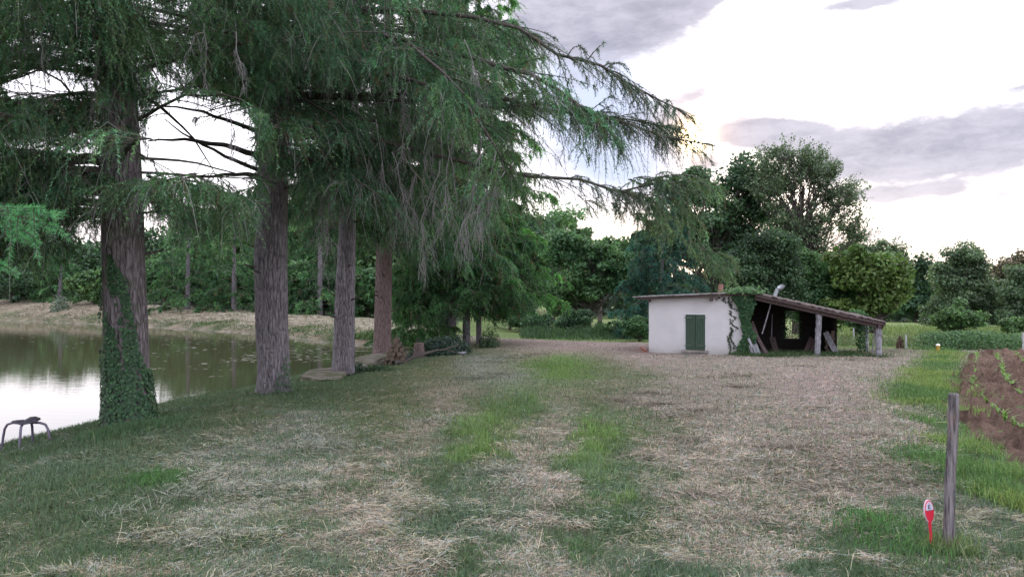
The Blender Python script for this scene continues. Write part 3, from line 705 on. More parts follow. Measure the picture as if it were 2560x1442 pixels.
# ---- second fir, third and fourth in the row
D2 = 14.3
sp2 = [(686, 978, D2, 78), (684, 900, D2, 78), (680, 800, D2, 80), (677, 650, D2, 80), (680, 500, D2, 76), (684, 380, D2, 66), (688, 200, D2, 52), (690, 0, D2, 44), (692, -500, D2, 30), (694, -900, D2, 12)]
tp2, tr2 = trunk_from_px(sp2)
BK2 = [(640, 470), (668, 440), (722, 435), (728, 1000), (630, 1000)]
def keep2(px, py):
    low = lowcurve(px, [400, 600, 636, 640, 735, 745, 830, 850, 890, 930, 1000, 1060, 1100, 1200, 1300, 1400, 1500, 1640, 1700, 1840], [430, 440, 500, 440, 440, 660, 660, 600, 600, 640, 640, 680, 640, 690, 700, 660, 560, 700, 710, 700])
    return (py < low + RNG.normal(0, 14, px.shape)) & thin(px, py, GAP, .06) & edge_ok(px, py) & ~((px < 480) & (RNG.random(px.shape) > .3))
Lb = []
Lb += autolimbs(tp2, 10, 3.9, 5.2, 3.2, 3.6, (-.05, .12), (.1, .3), az=lambda: RNG.uniform(-1.9, 1.3))
Lb += autolimbs(tp2, 14, 4.3, 8.5, 1.8, 2.0, (.1, .3), (.3, .6), az=lambda: RNG.uniform(-2.5, -.6))
Lb += autolimbs(tp2, 26, 5.0, 8.0, 4.0, 4.2, (.1, .3), (.2, .45))
Lb += autolimbs(tp2, 10, 8.0, 15.5, 4.0, 1.5, (.1, .3), (.2, .4))
bareL = [limb_pts([pt(645, 388, 14.2), pt(560, 362, 13.8), pt(460, 348, 13.4), pt(370, 352, 13)]),
         limb_pts([pt(645, 330, 14.2), pt(560, 298, 13.9), pt(480, 272, 13.6), pt(350, 258, 13.2)]),
         limb_pts([pt(645, 440, 14.2), pt(560, 436, 14), pt(480, 444, 13.8), pt(400, 455, 13.6)]),
         limb_pts([pt(645, 425, 14.2), pt(560, 390, 13.8), pt(480, 345, 13.6), pt(412, 300, 13.4)])]
over = [limb_pts([pt(690, 200, 14.2), pt(850, 160, 13.4), pt(1010, 180, 12.8), pt(1140, 240, 12.3), pt(1230, 340, 12), pt(1265, 440, 11.8)]),
        limb_pts([pt(690, 250, 14.3), pt(880, 250, 13.9), pt(1100, 262, 13.4), pt(1330, 265, 13), pt(1450, 285, 12.6), pt(1620, 320, 12.2), pt(1770, 372, 11.9)]),
        limb_pts([pt(690, 20, 14.3), pt(950, 10, 13.8), pt(1200, 30, 13.2), pt(1360, 110, 12.9), pt(1500, 165, 12.6), pt(1640, 235, 12.3), pt(1700, 275, 12.1)]),
        limb_pts([pt(690, 120, 14.3), pt(900, 110, 13.8), pt(1120, 140, 13.2), pt(1300, 160, 12.8), pt(1420, 230, 12.5), pt(1500, 300, 12.3)]),
        limb_pts([pt(690, 300, 14.3), pt(900, 330, 13.6), pt(1100, 380, 13), pt(1290, 430, 12.4), pt(1440, 475, 12), pt(1600, 470, 11.6), pt(1680, 450, 11.3)]),
        limb_pts([pt(690, 90, 14.3), pt(860, 60, 13.4), pt(1000, 90, 12.4), pt(1100, 160, 11.8), pt(1160, 240, 11.4)]),
        limb_pts([pt(690, 230, 14.3), pt(980, 240, 13.6), pt(1240, 250, 13.4), pt(1430, 275, 13.2), pt(1560, 300, 13), pt(1690, 330, 12.8)])]
Lb += over[:1] + over[3:4] + over[5:6]
T2 = conifer('fir_tree', 'tall fir with bare grey lower trunk standing right of the ivy covered fir', tp2[0], tp2, tr2, Lb, 1.25, M_bark2, flare=.13, keep=keep2, hang=.6, limb_r=.06, deadp=.2)
ov = over[1:3] + over[4:5] + over[6:]
Ls = np.stack(bareL + ov); rr = np.array([.045] * 4 + [.05] * len(ov))[:, None] * np.linspace(1, .2, 10)[None]; rr[0] *= 1.4; rr[1] *= 1.1
V, F = tubes(Ls, rr, 7); mesh_np('long_limbs', V, F, M_branch, T2, smooth=True)
def keep_ov(px, py): return edge_ok(px, py)
nd_, tw, dd = foliage(ov, 1.15, hang=.45, side=.2, sp=.22, bare=.3, keep=keep_ov, deadp=.12, q=6, nn=30, wd=.009, lmax=1.3, down=1.0, greens=np.array([(.045, .08, .055), (.06, .115, .075), (.065, .10, .06)]))
V, F, c = join(nd_); tag(mesh_np('overhanging_foliage', V, F, M_needle, T2, col=c), kind='stuff')
V, F = joinn(tw); tag(mesh_np('overhanging_twigs', V, F, M_twig, T2), kind='stuff'); tag(mesh_np('overhanging_bare_twigs', dd[0], dd[1], M_dead, T2), kind='stuff')
# drooping bright sprays at the end of the lowest long limb, in front of the shed's trees
dr = [limb_pts([pt(1440, 475, 12), pt(1600, 480, 11.7), pt(1700, 500, 11.5), pt(1770, 570, 11.4)]), limb_pts([pt(1440, 478, 12), pt(1560, 520, 11.8), pt(1640, 560, 11.7)]),
      limb_pts([pt(1600, 470, 11.7), pt(1720, 570, 11.2), pt(1800, 680, 10.9)]), limb_pts([pt(1440, 470, 12), pt(1700, 430, 11.5), pt(1810, 470, 11.4)]), limb_pts([pt(1600, 480, 11.7), pt(1690, 590, 11.4), pt(1740, 620, 11.3), pt(1830, 640, 11.1)]),
      limb_pts([pt(1440, 475, 12), pt(1500, 540, 11.7), pt(1540, 575, 11.6)])]
def keep_dr(px, py): return (px > 1380) & (px < 1850) & (py < np.interp(px, [1380, 1560, 1600, 1700, 1760, 1850], [520, 560, 640, 600, 705, 725])) & (py > 380)
nd_, tw, dd = foliage(dr, 1.0, hang=.42, side=.34, sp=.2, bare=.0, keep=keep_dr, deadp=.04, q=6, nn=26, greens=np.array([(.09, .17, .09), (.12, .22, .12), (.13, .21, .09)]))
V, F, c = join(nd_); tag(mesh_np('drooping_foliage', V, F, M_needle, T2, col=c), kind='stuff'); V, F = joinn(tw); tag(mesh_np('drooping_twigs', V, F, M_twig, T2), kind='stuff')
dead_spray([(pt(1262, 430, 11.8), (0, 0, -1)), (pt(1240, 380, 11.9), (.1, 0, -1)), (pt(1020, 190, 12.8), (0, 0, -1)), (pt(1060, 200, 12.7), (.1, -.2, -1)), (pt(1120, 330, 12.4), (0, -.1, -1)), (pt(1150, 260, 12.3), (.1, 0, -1)), (pt(1200, 330, 12), (0, 0, -1)), (pt(1010, 330, 12.6), (0, 0, -1)), (pt(1100, 400, 12.3), (0, 0, -1)), (pt(1190, 420, 12), (-.1, 0, -1)), (pt(820, 170, 13.4), (0, 0, -1)), (pt(790, 330, 13.4), (.2, 0, -1)), (pt(830, 420, 13.2), (-.3, 0, -.8)), (pt(800, 430, 13.2), (-.2, 0, -1)), (pt(660, 60, 12.6), (0, 0, -1)), (pt(690, 120, 12.6), (0, 0, -1)), (pt(640, 160, 12.8), (.2, 0, -1)), (pt(1160, 100, 12), (.6, 0, -.4)), (pt(940, 300, 12.9), (0, 0, -1)), (pt(980, 380, 12.6), (.1, 0, -1))], 1.15, 6, T2, 1.1)
dead_spray([(pt(60, 20, 9), (-.3, 0, -1)), (pt(120, -10, 9), (.2, 0, -1)), (pt(10, 60, 9), (0, 0, -1)), (pt(240, 90, 9.5), (.1, 0, -1)), (pt(510, 60, 9.6), (0, 0, -1)), (pt(590, 80, 9.6), (.1, 0, -1)), (pt(560, 250, 9.8), (0, 0, -1))], .7, 5, T1, .8)
D3 = 18.2
sp3 = [(858, 932, D3, 54), (859, 860, D3, 51), (862, 760, D3, 49), (866, 640, D3, 44), (870, 500, D3, 40), (878, 300, D3, 34), (884, 0, D3, 26), (888, -500, D3, 10)]
tp3, tr3 = trunk_from_px(sp3)
def keep3(px, py):
    low = lowcurve(px, [600, 740, 760, 830, 850, 890, 930, 1000, 1060, 1200, 1380], [600, 700, 660, 640, 590, 590, 610, 640, 660, 640, 640])
    return (py < low + RNG.normal(0, 12, px.shape)) & edge_ok(px, py) & thin(px, py, GAP, .1) & (px < 1380)
Lb = autolimbs(tp3, 20, 3.9, 5.6, 3.6, 3.9, (-.05, .1), (.1, .3)) + autolimbs(tp3, 26, 5.6, 10.5, 4.2, 3.6, (.05, .25), (.2, .4)) + autolimbs(tp3, 6, 10.5, 15, 3, 1.2)
T3 = conifer('fir_tree', 'slimmer fir with straight bare trunk beside the mossy stone slab', tp3[0], tp3, tr3, Lb, 1.6, M_bark2, flare=.1, keep=keep3, hang=.6, deadp=.10, nn=28)
D4 = 23.7
sp4 = [(956, 892, D4, 47), (956, 850, D4, 44), (958, 760, D4, 42), (960, 640, D4, 40), (964, 450, D4, 34), (970, 200, D4, 28), (975, -300, D4, 12)]
tp4, tr4 = trunk_from_px(sp4)
def keep4(px, py):
    low = lowcurve(px, [700, 800, 850, 900, 940, 980, 1060, 1200, 1380], [740, 700, 720, 640, 620, 640, 690, 690, 680])
    return (py < low + RNG.normal(0, 10, px.shape)) & edge_ok(px, py) & (px < 1370)
Lb = autolimbs(tp4, 14, 3.2, 6.0, 4.2, 4.4, (-.05, .1), (.1, .3)) + autolimbs(tp4, 10, 3.0, 5.0, 3.6, 4.2, (-.1, .05), (.1, .3)) + autolimbs(tp4, 24, 6.0, 13, 4.4, 3.2, (.05, .25), (.2, .4))
T4 = conifer('fir_tree', 'reddish barked fir with a pile of logs at its foot', tp4[0], tp4, tr4, Lb, 2.0, M_bark4, flare=.12, keep=keep4, hang=.65, deadp=.06, nn=24, nz_=.04)
def stubs(tp, tr, zs, root):
    Pn, Rn = [], []
    for z in zs:
        a = RNG.random() * 6.283; L = RNG.uniform(.12, .35); tpa = np.array(tp); r = np.interp(z, tpa[:, 2], np.array(tr)); p0 = tz(tp, z) + np.array([math.cos(a), math.sin(a), 0]) * r * .8
        Pn.append([p0 + np.array([math.cos(a), math.sin(a), .3]) * L * t_ for t_ in (0, .5, 1)]); Rn.append([.03, .022, .016])
    V, F = tubes(np.array(Pn), np.array(Rn), 6); tag(mesh_np('branch_stubs', V, F, M_branch, root), kind='stuff')
stubs(tp2, tr2, RNG.uniform(.6, 4.2, 9), T2); stubs(tp3, tr3, RNG.uniform(.8, 4.4, 10), T3); stubs(tp4, tr4, RNG.uniform(.8, 3.6, 8), T4); stubs(tp, tr, RNG.uniform(1.9, 4.2, 7), T1)
# ---- younger spruces at the end of the row
SG = np.array([(.05, .12, .055), (.065, .155, .065), (.08, .2, .075), (.11, .25, .08)])
def spruce(px, pyb, D, w_px, H, Rb, label, zc0=.9, greens=SG, lod=2.2, n=84, name='spruce_tree', mat=None, hang=.5, rise=(-.05, .2), droop=(.1, .35), group=None, nn=22, top=None, keep=None, q=10, powr=1.0, topz=None, deadp=.03):
    b = P(px, pyb, D); tpn = [b - np.array([0, 0, .15]), b + np.array([0, 0, H * .35]), b + np.array([.05, 0, H])]; r0 = w_px / 2 / FPX * D
    lm = []
    for i in range(n):
        u = ((i + RNG.random()) / n) ** 1.25; z = b[2] + zc0 + (H - zc0) * u
        L = Rb * (1 - u) ** powr * RNG.uniform(.8, 1.12) + .15
        lm.append(make_limb(tz(tpn, z), i * 2.4 + RNG.normal(0, .3), L, RNG.uniform(*rise), RNG.uniform(*droop)))
    return conifer(name, label, b, tpn, [r0, r0 * .75, .02], lm, lod, mat or M_bark2, flare=.1, limb_r=.035, hang=hang, sp=.2, bare=.05, deadp=deadp, nn=nn, greens=greens, group=group, keep=keep, q=q, ln=.044, wd=.016)
def keep5(px, py):
    low = lowcurve(px, [960, 1000, 1090, 1150, 1230, 1300, 1370], [720, 830, 820, 780, 800, 790, 760]); return (py < low + RNG.normal(0, 14, px.shape)) & edge_ok(px, py)
DKS = SG * np.array([.75, .75, .8])
spruce(1128, 866, 30.5, 26, 19, 3.6, 'dark spruce with an ivy wrapped trunk at the end of the fir row', zc0=1.5, greens=DKS, keep=keep5)
spruce(1166, 864, 31.2, 20, 18, 3.4, 'slender spruce trunk between its two neighbours behind the ivy mound', zc0=1.5, greens=DKS, keep=keep5)
spruce(1197, 860, 32.5, 14, 20, 3.9, 'spruce painted in sunlit green forming the right edge of the fir row', zc0=1.3, greens=SG * np.array([1.3, 1.35, 1.1]), n=70, keep=lambda px, py: (py < 775 + RNG.normal(0, 14, px.shape)) & edge_ok(px, py), powr=.6)  # greens raised so the needle colour itself carries the sunshine on this side
spruce(1046, 850, 30, 8, 2.9, 1.6, 'small young spruce growing under the tall firs by the water', zc0=.3, n=26, lod=1.8, powr=.8)
# bluish spruce just behind the shed
BS = np.array([(.045, .11, .09), (.055, .14, .11), (.065, .16, .12)])
spruce(1655, 842, 38, 12, 8.2, 3.1, 'bluish feathery spruce just behind the white shed wall', zc0=.2, greens=BS, lod=2.4, n=80, hang=.35, rise=(.0, .15), droop=(.15, .3), powr=.7, keep=lambda px, py: px > 1520)
# ---- the spruce just out of frame on the left whose branch reaches into the picture
bz = hz(-4.6, 3.0)
tpn = [np.array([-4.6, 3.0, bz - .1]), np.array([-4.6, 3.0, 4]), np.array([-4.55, 3.0, 11])]
brs = [limb_pts([tz(tpn, 2.5), np.array([-3.4, 2.9, 2.35]), P(-160, 520, 2.75), P(0, 545, 2.6)]), limb_pts([P(-120, 525, 2.7), P(0, 530, 2.6), P(90, 528, 2.55), P(160, 534, 2.5)]), limb_pts([P(-60, 530, 2.65), P(20, 545, 2.6), P(70, 580, 2.55), P(92, 612, 2.52)]),
       limb_pts([P(-60, 530, 2.65), P(40, 540, 2.58), P(110, 556, 2.52), P(138, 568, 2.5)]), limb_pts([P(-100, 525, 2.7), P(-20, 545, 2.65), P(30, 575, 2.6), P(60, 598, 2.6)]),
       limb_pts([P(-100, 620, 2.7), P(-40, 640, 2.65), P(-10, 655, 2.6), P(4, 664, 2.6)]), limb_pts([P(-60, 520, 2.65), P(10, 518, 2.6), P(60, 520, 2.55), P(110, 522, 2.5)])]
NT_ = empty('spruce_tree', tuple(tpn[0]), 'spruce at the left margin of which only one bright branch tip shows', 'tree')
trunk_mesh('trunk', tpn, [.19, .16, .03], NT_, M_bark2)
Ls = np.stack(brs); V, F = tubes(Ls, np.array([.02, .006, .005, .005, .005, .005, .004])[:, None] * np.linspace(1, .4, 10)[None], 6); mesh_np('limbs', V, F, M_branch, NT_)
NG = np.array([[.11, .30, .14]] * len(brs))
nv = needles(Ls[1:], 300, .026, .0026, NG[1:], .8)
subs = []
for Lm in brs[1:]:
    for k in range(5):
        s_ = RNG.uniform(.15, .9); p_, t_ = interp_poly(Lm[None], np.array([[s_]])); d_ = nrm(t_[0, 0] + RNG.normal(0, .5, 3) * np.array([1, 1, .6]) + np.array([0, 0, -.3])); l_ = RNG.uniform(.05, .11)
        subs.append(np.stack([p_[0, 0] + d_ * l_ * a - np.array([0, 0, .02]) * a * a for a in np.linspace(0, 1, 4)]))
subs = np.array(subs); nv2 = needles(subs, 80, .022, .0026, np.tile([[.12, .32, .15]], (len(subs), 1)), .8)
V, F, c = join([nv, nv2]); mesh_np('branch_needles', V, F, M_needle, NT_, col=c)
V, F = tubes(subs, np.full((len(subs), 4), .002), 4); mesh_np('twigs', V, F, M_branch, NT_)
# ---- fallen ivy on first trunk
def ivy_leaves(P0, nrmv, size, colA=(.03, .08, .035), colB=(.075, .16, .065)):
    n = len(P0)
    dn = np.tile([0, 0, -1.], (n, 1)) + RNG.normal(0, .4, (n, 3)); dn = nrm(dn - (dn * nrmv).sum(1, keepdims=True) * nrmv * .8)
    sd2 = nrm(np.cross(dn, nrmv)); s = (size * RNG.uniform(.6, 1.3, n))[:, None]
    lift = nrmv * s * .35
    V = np.stack([P0, P0 + dn * s * .35 + sd2 * s * .55 + lift * .5, P0 + dn * s * 1.05 + lift, P0 + dn * s * .35 - sd2 * s * .55 + lift * .5], 1).reshape(-1, 3)
    c = np.array(colA) + (np.array(colB) - np.array(colA)) * RNG.random((n, 1)) ** 1.5
    c = c * RNG.uniform(.7, 1.3, (n, 1))
    return V, np.arange(n * 4).reshape(-1, 4), np.repeat(c, 4, 0)
def trunk_ivy(tp, tr, n, z0, z1, mask, size, label, flare=0):
    z = RNG.uniform(z0, z1, n); a = RNG.random(n) * 6.283; ok = mask(a, z); z, a = z[ok], a[ok]
    tpa = np.array(tp); cx = np.interp(z, tpa[:, 2], tpa[:, 0]); cy = np.interp(z, tpa[:, 2], tpa[:, 1]); r = np.interp(z, tpa[:, 2], np.array(tr))
    r = r * (1 + flare * np.clip(1 - (z - z0) / .55, 0, 1) ** 2.2) + RNG.random(len(z)) * .035 + .012
    nv = np.stack([np.cos(a), np.sin(a), np.zeros(len(z))], -1); P0 = np.stack([cx, cy, z], -1) + nv * r[:, None]
    V, F, c = ivy_leaves(P0, nv, size)
    o = mesh_np('ivy', V, F, M_leaf, None, col=c); tag(o, label, 'ivy'); return o
b1 = tp[0][2]
def m1(a, z):
    u = (z - b1); n_ = fbm(np.cos(a) * 3 + 9, np.sin(a) * 3 + z * 1.6, 3)
    ctr = -1.65 + .15 * np.sin(z * 2) ; da = np.abs((a - ctr + np.pi) % (2 * np.pi) - np.pi)
    w_ = np.interp(u, [0, .5, .9, 1.4, 2.1, 2.4], [3.1, 2.0, 1.1, .85, .6, .15])
    return (da < w_ * (.55 + .9 * n_)) & (n_ > np.interp(u, [0, .4, 1.2, 2.3], [.2, .3, .36, .45]))
trunk_ivy(tp, tr, 13000, b1 + .02, b1 + 2.45, m1, .04, 'ivy climbing the thick trunk of the fir at the pond', .14)
b2 = tp2[0][2]
def m2(a, z): 
    da = np.abs((a + .5 + np.pi) % (2 * np.pi) - np.pi); return (da < 1.0 * (1 - (z - b2) / .75)) & (fbm(np.cos(a) * 4, z * 4, 2) > .3)
trunk_ivy(tp2, tr2, 1500, b2, b2 + .75, m2, .03, 'low green creeper round the foot of the bare grey fir trunk', .2)
# ================================================================ BROADLEAF TREES
M_barkb = principled('bark_broadleaf', barkcol((.04, .034, .03), (.12, .10, .085), (.05, .055, .035), .6), .95, barkbump(.6), .8, .04, .1)
def broadleaf(name, label, px, D, py_base, py_top, hw, greens, n=9000, leaf=.16, crown_base=.18, clumps=46, dens_r=.2, group=None, cat='tree', trunk_w=None, lean=0.0, sparse=False, blobs=None, seed=0, depth=None, skirt=False, limbr=1.0):
    zg = hz((px - 1280) / FPX * D, D)
    b = np.array([(px - 1280) / FPX * D, D, max(zg, P(px, py_base, D)[2]) if zg < P(px, py_base, D)[2] - 1.5 else zg])
    zt = P(px, py_top, D)[2]; H = zt - b[2]; rx = hw / FPX * D; ry = depth or rx * .8
    if blobs:      # [(px, py, hw_px, hh_px)]
        bl = [(P(x_, y_, D), a_ / FPX * D, h_ / FPX * D) for x_, y_, a_, h_ in blobs]
    else:
        bl = [(b + np.array([lean * H * .5, 0, H * (crown_base + 1) / 2]), rx, H * (1 - crown_base) / 2)]
    root = empty(name, tuple(b), label, cat, group)
    cc_, cr_ = [], []
    tot = sum(x_[1] * x_[2] for x_ in bl)
    for c0, a_, h_ in bl:
        m = max(8, int(clumps * 2.5 * a_ * h_ / tot))
        v = nrm(RNG.normal(0, 1, (m, 3))); rad = RNG.random((m, 1)) ** (.45) * (.72 + .36 * RNG.random((m, 1)))
        if skirt: v[:, 2] = np.where(v[:, 2] < -.5, -v[:, 2] * .5, v[:, 2])
        cc_.append(c0 + v * rad * RNG.uniform(.8, 1.2, (m, 1)) * np.array([a_, ry if not blobs else a_ * .8, h_])); cr_.append(np.full(m, min(a_, h_)) * RNG.uniform(.45, 1.75, m) * dens_r * (.85 if sparse else 1.1))
    Cc = np.concatenate(cc_); Cr = np.concatenate(cr_)
    Cc[:, 2] = np.maximum(Cc[:, 2], b[2] + .25 * Cr)
    # trunk and limbs to the clumps
    tw_ = trunk_w or max(.1, H * .028)
    top = b + np.array([lean * H * .6, 0, H * .72])
    mid = b + np.array([lean * H * .2, 0, H * .35])
    trunk_mesh('trunk', [b - np.array([0, 0, .3]), mid, top], [tw_, tw_ * .7, tw_ * .25], root, M_barkb, S=12, flare=.3)
    K = 8; s = np.linspace(0, 1, K)[None, :, None]
    th = np.clip((Cc[:, 2] - b[2]) / H - RNG.uniform(.10, .36, len(Cc)) * (.8 if sparse else 1), .1, .95)[:, None]
    st = np.where(th < .49, b + (mid - b) * th / .49, mid + (top - mid) * (th - .49) / .51)
    st = np.where((th * H * .9 + b[2]) > 0, st, st)
    mdp = st * .45 + Cc * .55 + np.array([0, 0, 1.]) * (np.linalg.norm(Cc - st, axis=1, keepdims=True) * -.08) + RNG.normal(0, .06, Cc.shape) * H * .3
    Lm = st[:, None] * (1 - s) ** 2 + 2 * mdp[:, None] * s * (1 - s) + Cc[:, None] * s ** 2
    Lm[:, 1:-1] += RNG.normal(0, .012 * H, Lm[:, 1:-1].shape)
    V, F = tubes(Lm, (tw_ * .28 * limbr * np.linspace(1, .12, K))[None] * RNG.uniform(.6, 1.1, (len(Cc), 1)), 5)
    # finer twigs radiating in each clump
    nt = 7 if not sparse else 16
    v = nrm(RNG.normal(0, 1, (len(Cc), nt, 3)) + np.array([0, 0, .25])); s5 = np.linspace(0, 1, 5)[None, None, :, None]
    src = Lm[:, -2][:, None, None]; tgt = Cc[:, None] + v * Cr[:, None, None] * (1.5 if sparse else 1.2)
    Tw = src * (1 - s5) + tgt[:, :, None] * s5; Tw = Tw.reshape(-1, 5, 3); Tw[:, 1:4] += RNG.normal(0, .05 * Cr.mean(), Tw[:, 1:4].shape)
    V2, F2 = tubes(Tw, (tw_ * (.045 if not sparse else .035) * np.linspace(1, .3, 5))[None] * np.ones((len(Tw), 1)), 3)
    mesh_np('limbs', *joinn([(V, F), (V2, F2)]), M_branch, root)
    n = int(n * (1.0 if sparse else 1.35)); leaf = leaf * (1 if sparse else 1.22)
    # leaves
    per = RNG.choice(len(Cc), n, p=(Cr ** 2) / (Cr ** 2).sum())
    u = nrm(RNG.normal(0, 1, (n, 3))) * (RNG.random((n, 1)) ** .5)
    flat = np.array([1.15, 1.15, .75])
    pos = Cc[per] + u * Cr[per][:, None] * flat * 1.35
    if sparse:      # leaves sit along the twigs
        ti = RNG.integers(0, len(Tw), n); p_, _ = interp_poly(Tw[ti], .35 + .65 * RNG.random((n, 1))); pos = p_[:, 0] + RNG.normal(0, .22 * Cr.mean(), (n, 3))
    if not sparse:      # loose fill between the clumps
        nf = int(n * .1); bi = RNG.integers(0, len(bl), nf); c0 = np.array([x_[0] for x_ in bl])[bi]; rr_ = np.array([(x_[1], ry if not blobs else x_[1] * .8, x_[2]) for x_ in bl])[bi]
        pos[:nf] = c0 + nrm(RNG.normal(0, 1, (nf, 3))) * RNG.random((nf, 1)) ** .4 * rr_ * (.65 + .5 * fbm(c0[:, 0] + RNG.normal(0, 1, nf), RNG.random(nf) * 8, 2))[:, None]
    pos[:, 2] = np.maximum(pos[:, 2], b[2] + .03)
    nr = nrm(u * .5 + np.array([0, 0, .6]) + RNG.normal(0, .55, (n, 3))); a1 = nrm(np.cross(nr, nrm(RNG.normal(0, 1, (n, 3))))); a2 = np.cross(nr, a1)
    sz = (leaf * RNG.uniform(.6, 1.3, n))[:, None]
    V = np.stack([pos - a1 * sz * .5, pos + a2 * sz * .32, pos + a1 * sz * .5, pos - a2 * sz * .32], 1).reshape(-1, 3)
    g = np.array(greens); cl_tone = RNG.uniform(.72, 1.3, len(Cc))[per][:, None]
    tone = (fbm(pos[:, 0] * .6 + seed, pos[:, 2] * .6 + pos[:, 1] * .3, 2) * 1.15)[:, None]
    gi = np.clip((tone[:, 0] * len(g) + RNG.normal(0, .6, n)), 0, len(g) - 1).astype(int)
    c = g[gi] * cl_tone * RNG.uniform(.7, 1.3, (n, 1)) * (1 + RNG.normal(0, .05, (n, 3)))
    mesh_np('leaf_crown', V, np.arange(n * 4).reshape(-1, 4), M_leaf, root, col=np.repeat(np.clip(c, .005, .6), 4, 0))
    return root
DKG = [(.038, .08, .042), (.054, .11, .056), (.07, .135, .064)]
MDG = [(.054, .12, .054), (.076, .16, .067), (.10, .19, .076)]
LTG = [(.07, .13, .055), (.085, .16, .06), (.105, .185, .065)]
YLG = [(.075, .13, .04), (.10, .165, .045), (.13, .19, .055)]
BRN = [(.10, .085, .06), (.13, .11, .07), (.09, .10, .06)]
GRG = [(.085, .13, .075), (.11, .165, .09), (.135, .195, .105)]
# behind and right of the shed
broadleaf('oak_tree', 'dark dense oak rising behind the white shed', 1790, 46, 840, 385, 130, DKG, n=26000, leaf=.22, clumps=70, blobs=[(1730, 480, 80, 70), (1850, 450, 75, 65), (1790, 560, 120, 90), (1900, 500, 60, 80), (1720, 600, 90, 80), (1830, 680, 110, 90)], seed=3)
broadleaf('ash_tree', 'tallest airy tree with thin sparse foliage against the sky', 1990, 43, 850, 320, 140, GRG, n=30000, leaf=.14, clumps=60, sparse=True, dens_r=.34, lean=.06, blobs=[(1945, 385, 55, 60), (2000, 400, 65, 60), (1930, 470, 60, 70), (2050, 450, 65, 60), (2120, 490, 62, 60), (2020, 560, 80, 60), (2130, 560, 52, 50), (2080, 630, 80, 45), (1950, 560, 60, 70)], seed=5, trunk_w=.26, limbr=1.0)
broadleaf('holly_tree', 'bushy holly with dark heart growing tight behind the shed roof', 1905, 36, 840, 580, 100, [(.03, .06, .03), (.05, .095, .045), (.09, .15, .08)], n=26000, leaf=.12, clumps=70, blobs=[(1880, 650, 55, 75), (1935, 640, 60, 80), (1960, 720, 60, 70), (1850, 720, 55, 60)], seed=8, crown_base=.02)
broadleaf('hazel_bush', 'round green bush behind the middle of the open lean-to', 2040, 38, 850, 600, 95, MDG, n=20000, leaf=.14, clumps=60, blobs=[(2010, 680, 60, 70), (2080, 700, 70, 80), (2040, 760, 80, 70), (2130, 740, 50, 70)], seed=11)
broadleaf('chestnut_tree', 'yellow green chestnut spreading over the low end of the lean-to', 2190, 36, 850, 630, 105, YLG, n=15000, leaf=.19, clumps=60, blobs=[(2170, 690, 75, 55), (2240, 690, 45, 55), (2130, 660, 60, 40), (2200, 750, 60, 40), (2110, 780, 60, 35)], seed=13, dens_r=.26)
broadleaf('walnut_tree', 'loose leaved walnut top showing above the chestnut', 2200, 58, 850, 600, 90, GRG, n=9000, leaf=.22, clumps=45, blobs=[(2130, 625, 50, 30), (2200, 630, 60, 35), (2250, 660, 40, 40)], seed=14, sparse=True, dens_r=.3)
broadleaf('young_tree', 'thin ivy clad young tree seen through the open bay of the lean-to', 2142, 34, 850, 775, 36, MDG, n=2500, leaf=.10, clumps=14, crown_base=.35, trunk_w=.05, seed=17)
broadleaf('dark_tree', 'near black tree of the wood edge beyond the meadow', 2210, 96, 812, 640, 75, DKG, n=7000, leaf=.4, clumps=40, seed=19, crown_base=.0)
broadleaf('dark_tree', 'dark conifer like tree left of the big grey green tree', 2290, 92, 815, 640, 55, DKG, n=6000, leaf=.4, clumps=36, seed=20, crown_base=.0)
broadleaf('dark_tree', 'dark wood edge tree right above the lean-to gutter end', 2150, 100, 812, 668, 60, DKG, n=5000, leaf=.4, clumps=30, seed=21, crown_base=.0)
broadleaf('willow_tree', 'large grey green tree standing alone in the meadow', 2400, 62, 858, 602, 100, GRG, n=30000, leaf=.2, clumps=80, blobs=[(2410, 655, 55, 50), (2360, 690, 45, 50), (2420, 710, 75, 60), (2380, 770, 70, 55), (2450, 760, 60, 60), (2340, 790, 40, 40)], seed=23)
broadleaf('willow_tree', 'grey green tree cut by the right margin of the view', 2560, 58, 860, 668, 75, GRG, n=17000, leaf=.2, clumps=60, blobs=[(2560, 730, 55, 60), (2540, 790, 50, 45), (2610, 740, 60, 70)], seed=24)
broadleaf('brown_tree', 'brownish thin leaved tree far off on the right skyline', 2535, 110, 830, 625, 60, BRN, n=9000, leaf=.4, clumps=40, blobs=[(2530, 670, 60, 42), (2500, 690, 45, 40), (2600, 660, 60, 50)], seed=25, sparse=True, dens_r=.3)
broadleaf('elder_bush', 'bright green bush in front of the big grey green tree', 2390, 41, 860, 762, 62, LTG, n=9000, leaf=.14, clumps=36, seed=27, crown_base=.0, skirt=True)
broadleaf('elder_bush', 'bright green bush at the right margin above the hedge', 2545, 40, 862, 790, 50, LTG, n=6000, leaf=.13, clumps=26, seed=28, crown_base=.0, skirt=True)
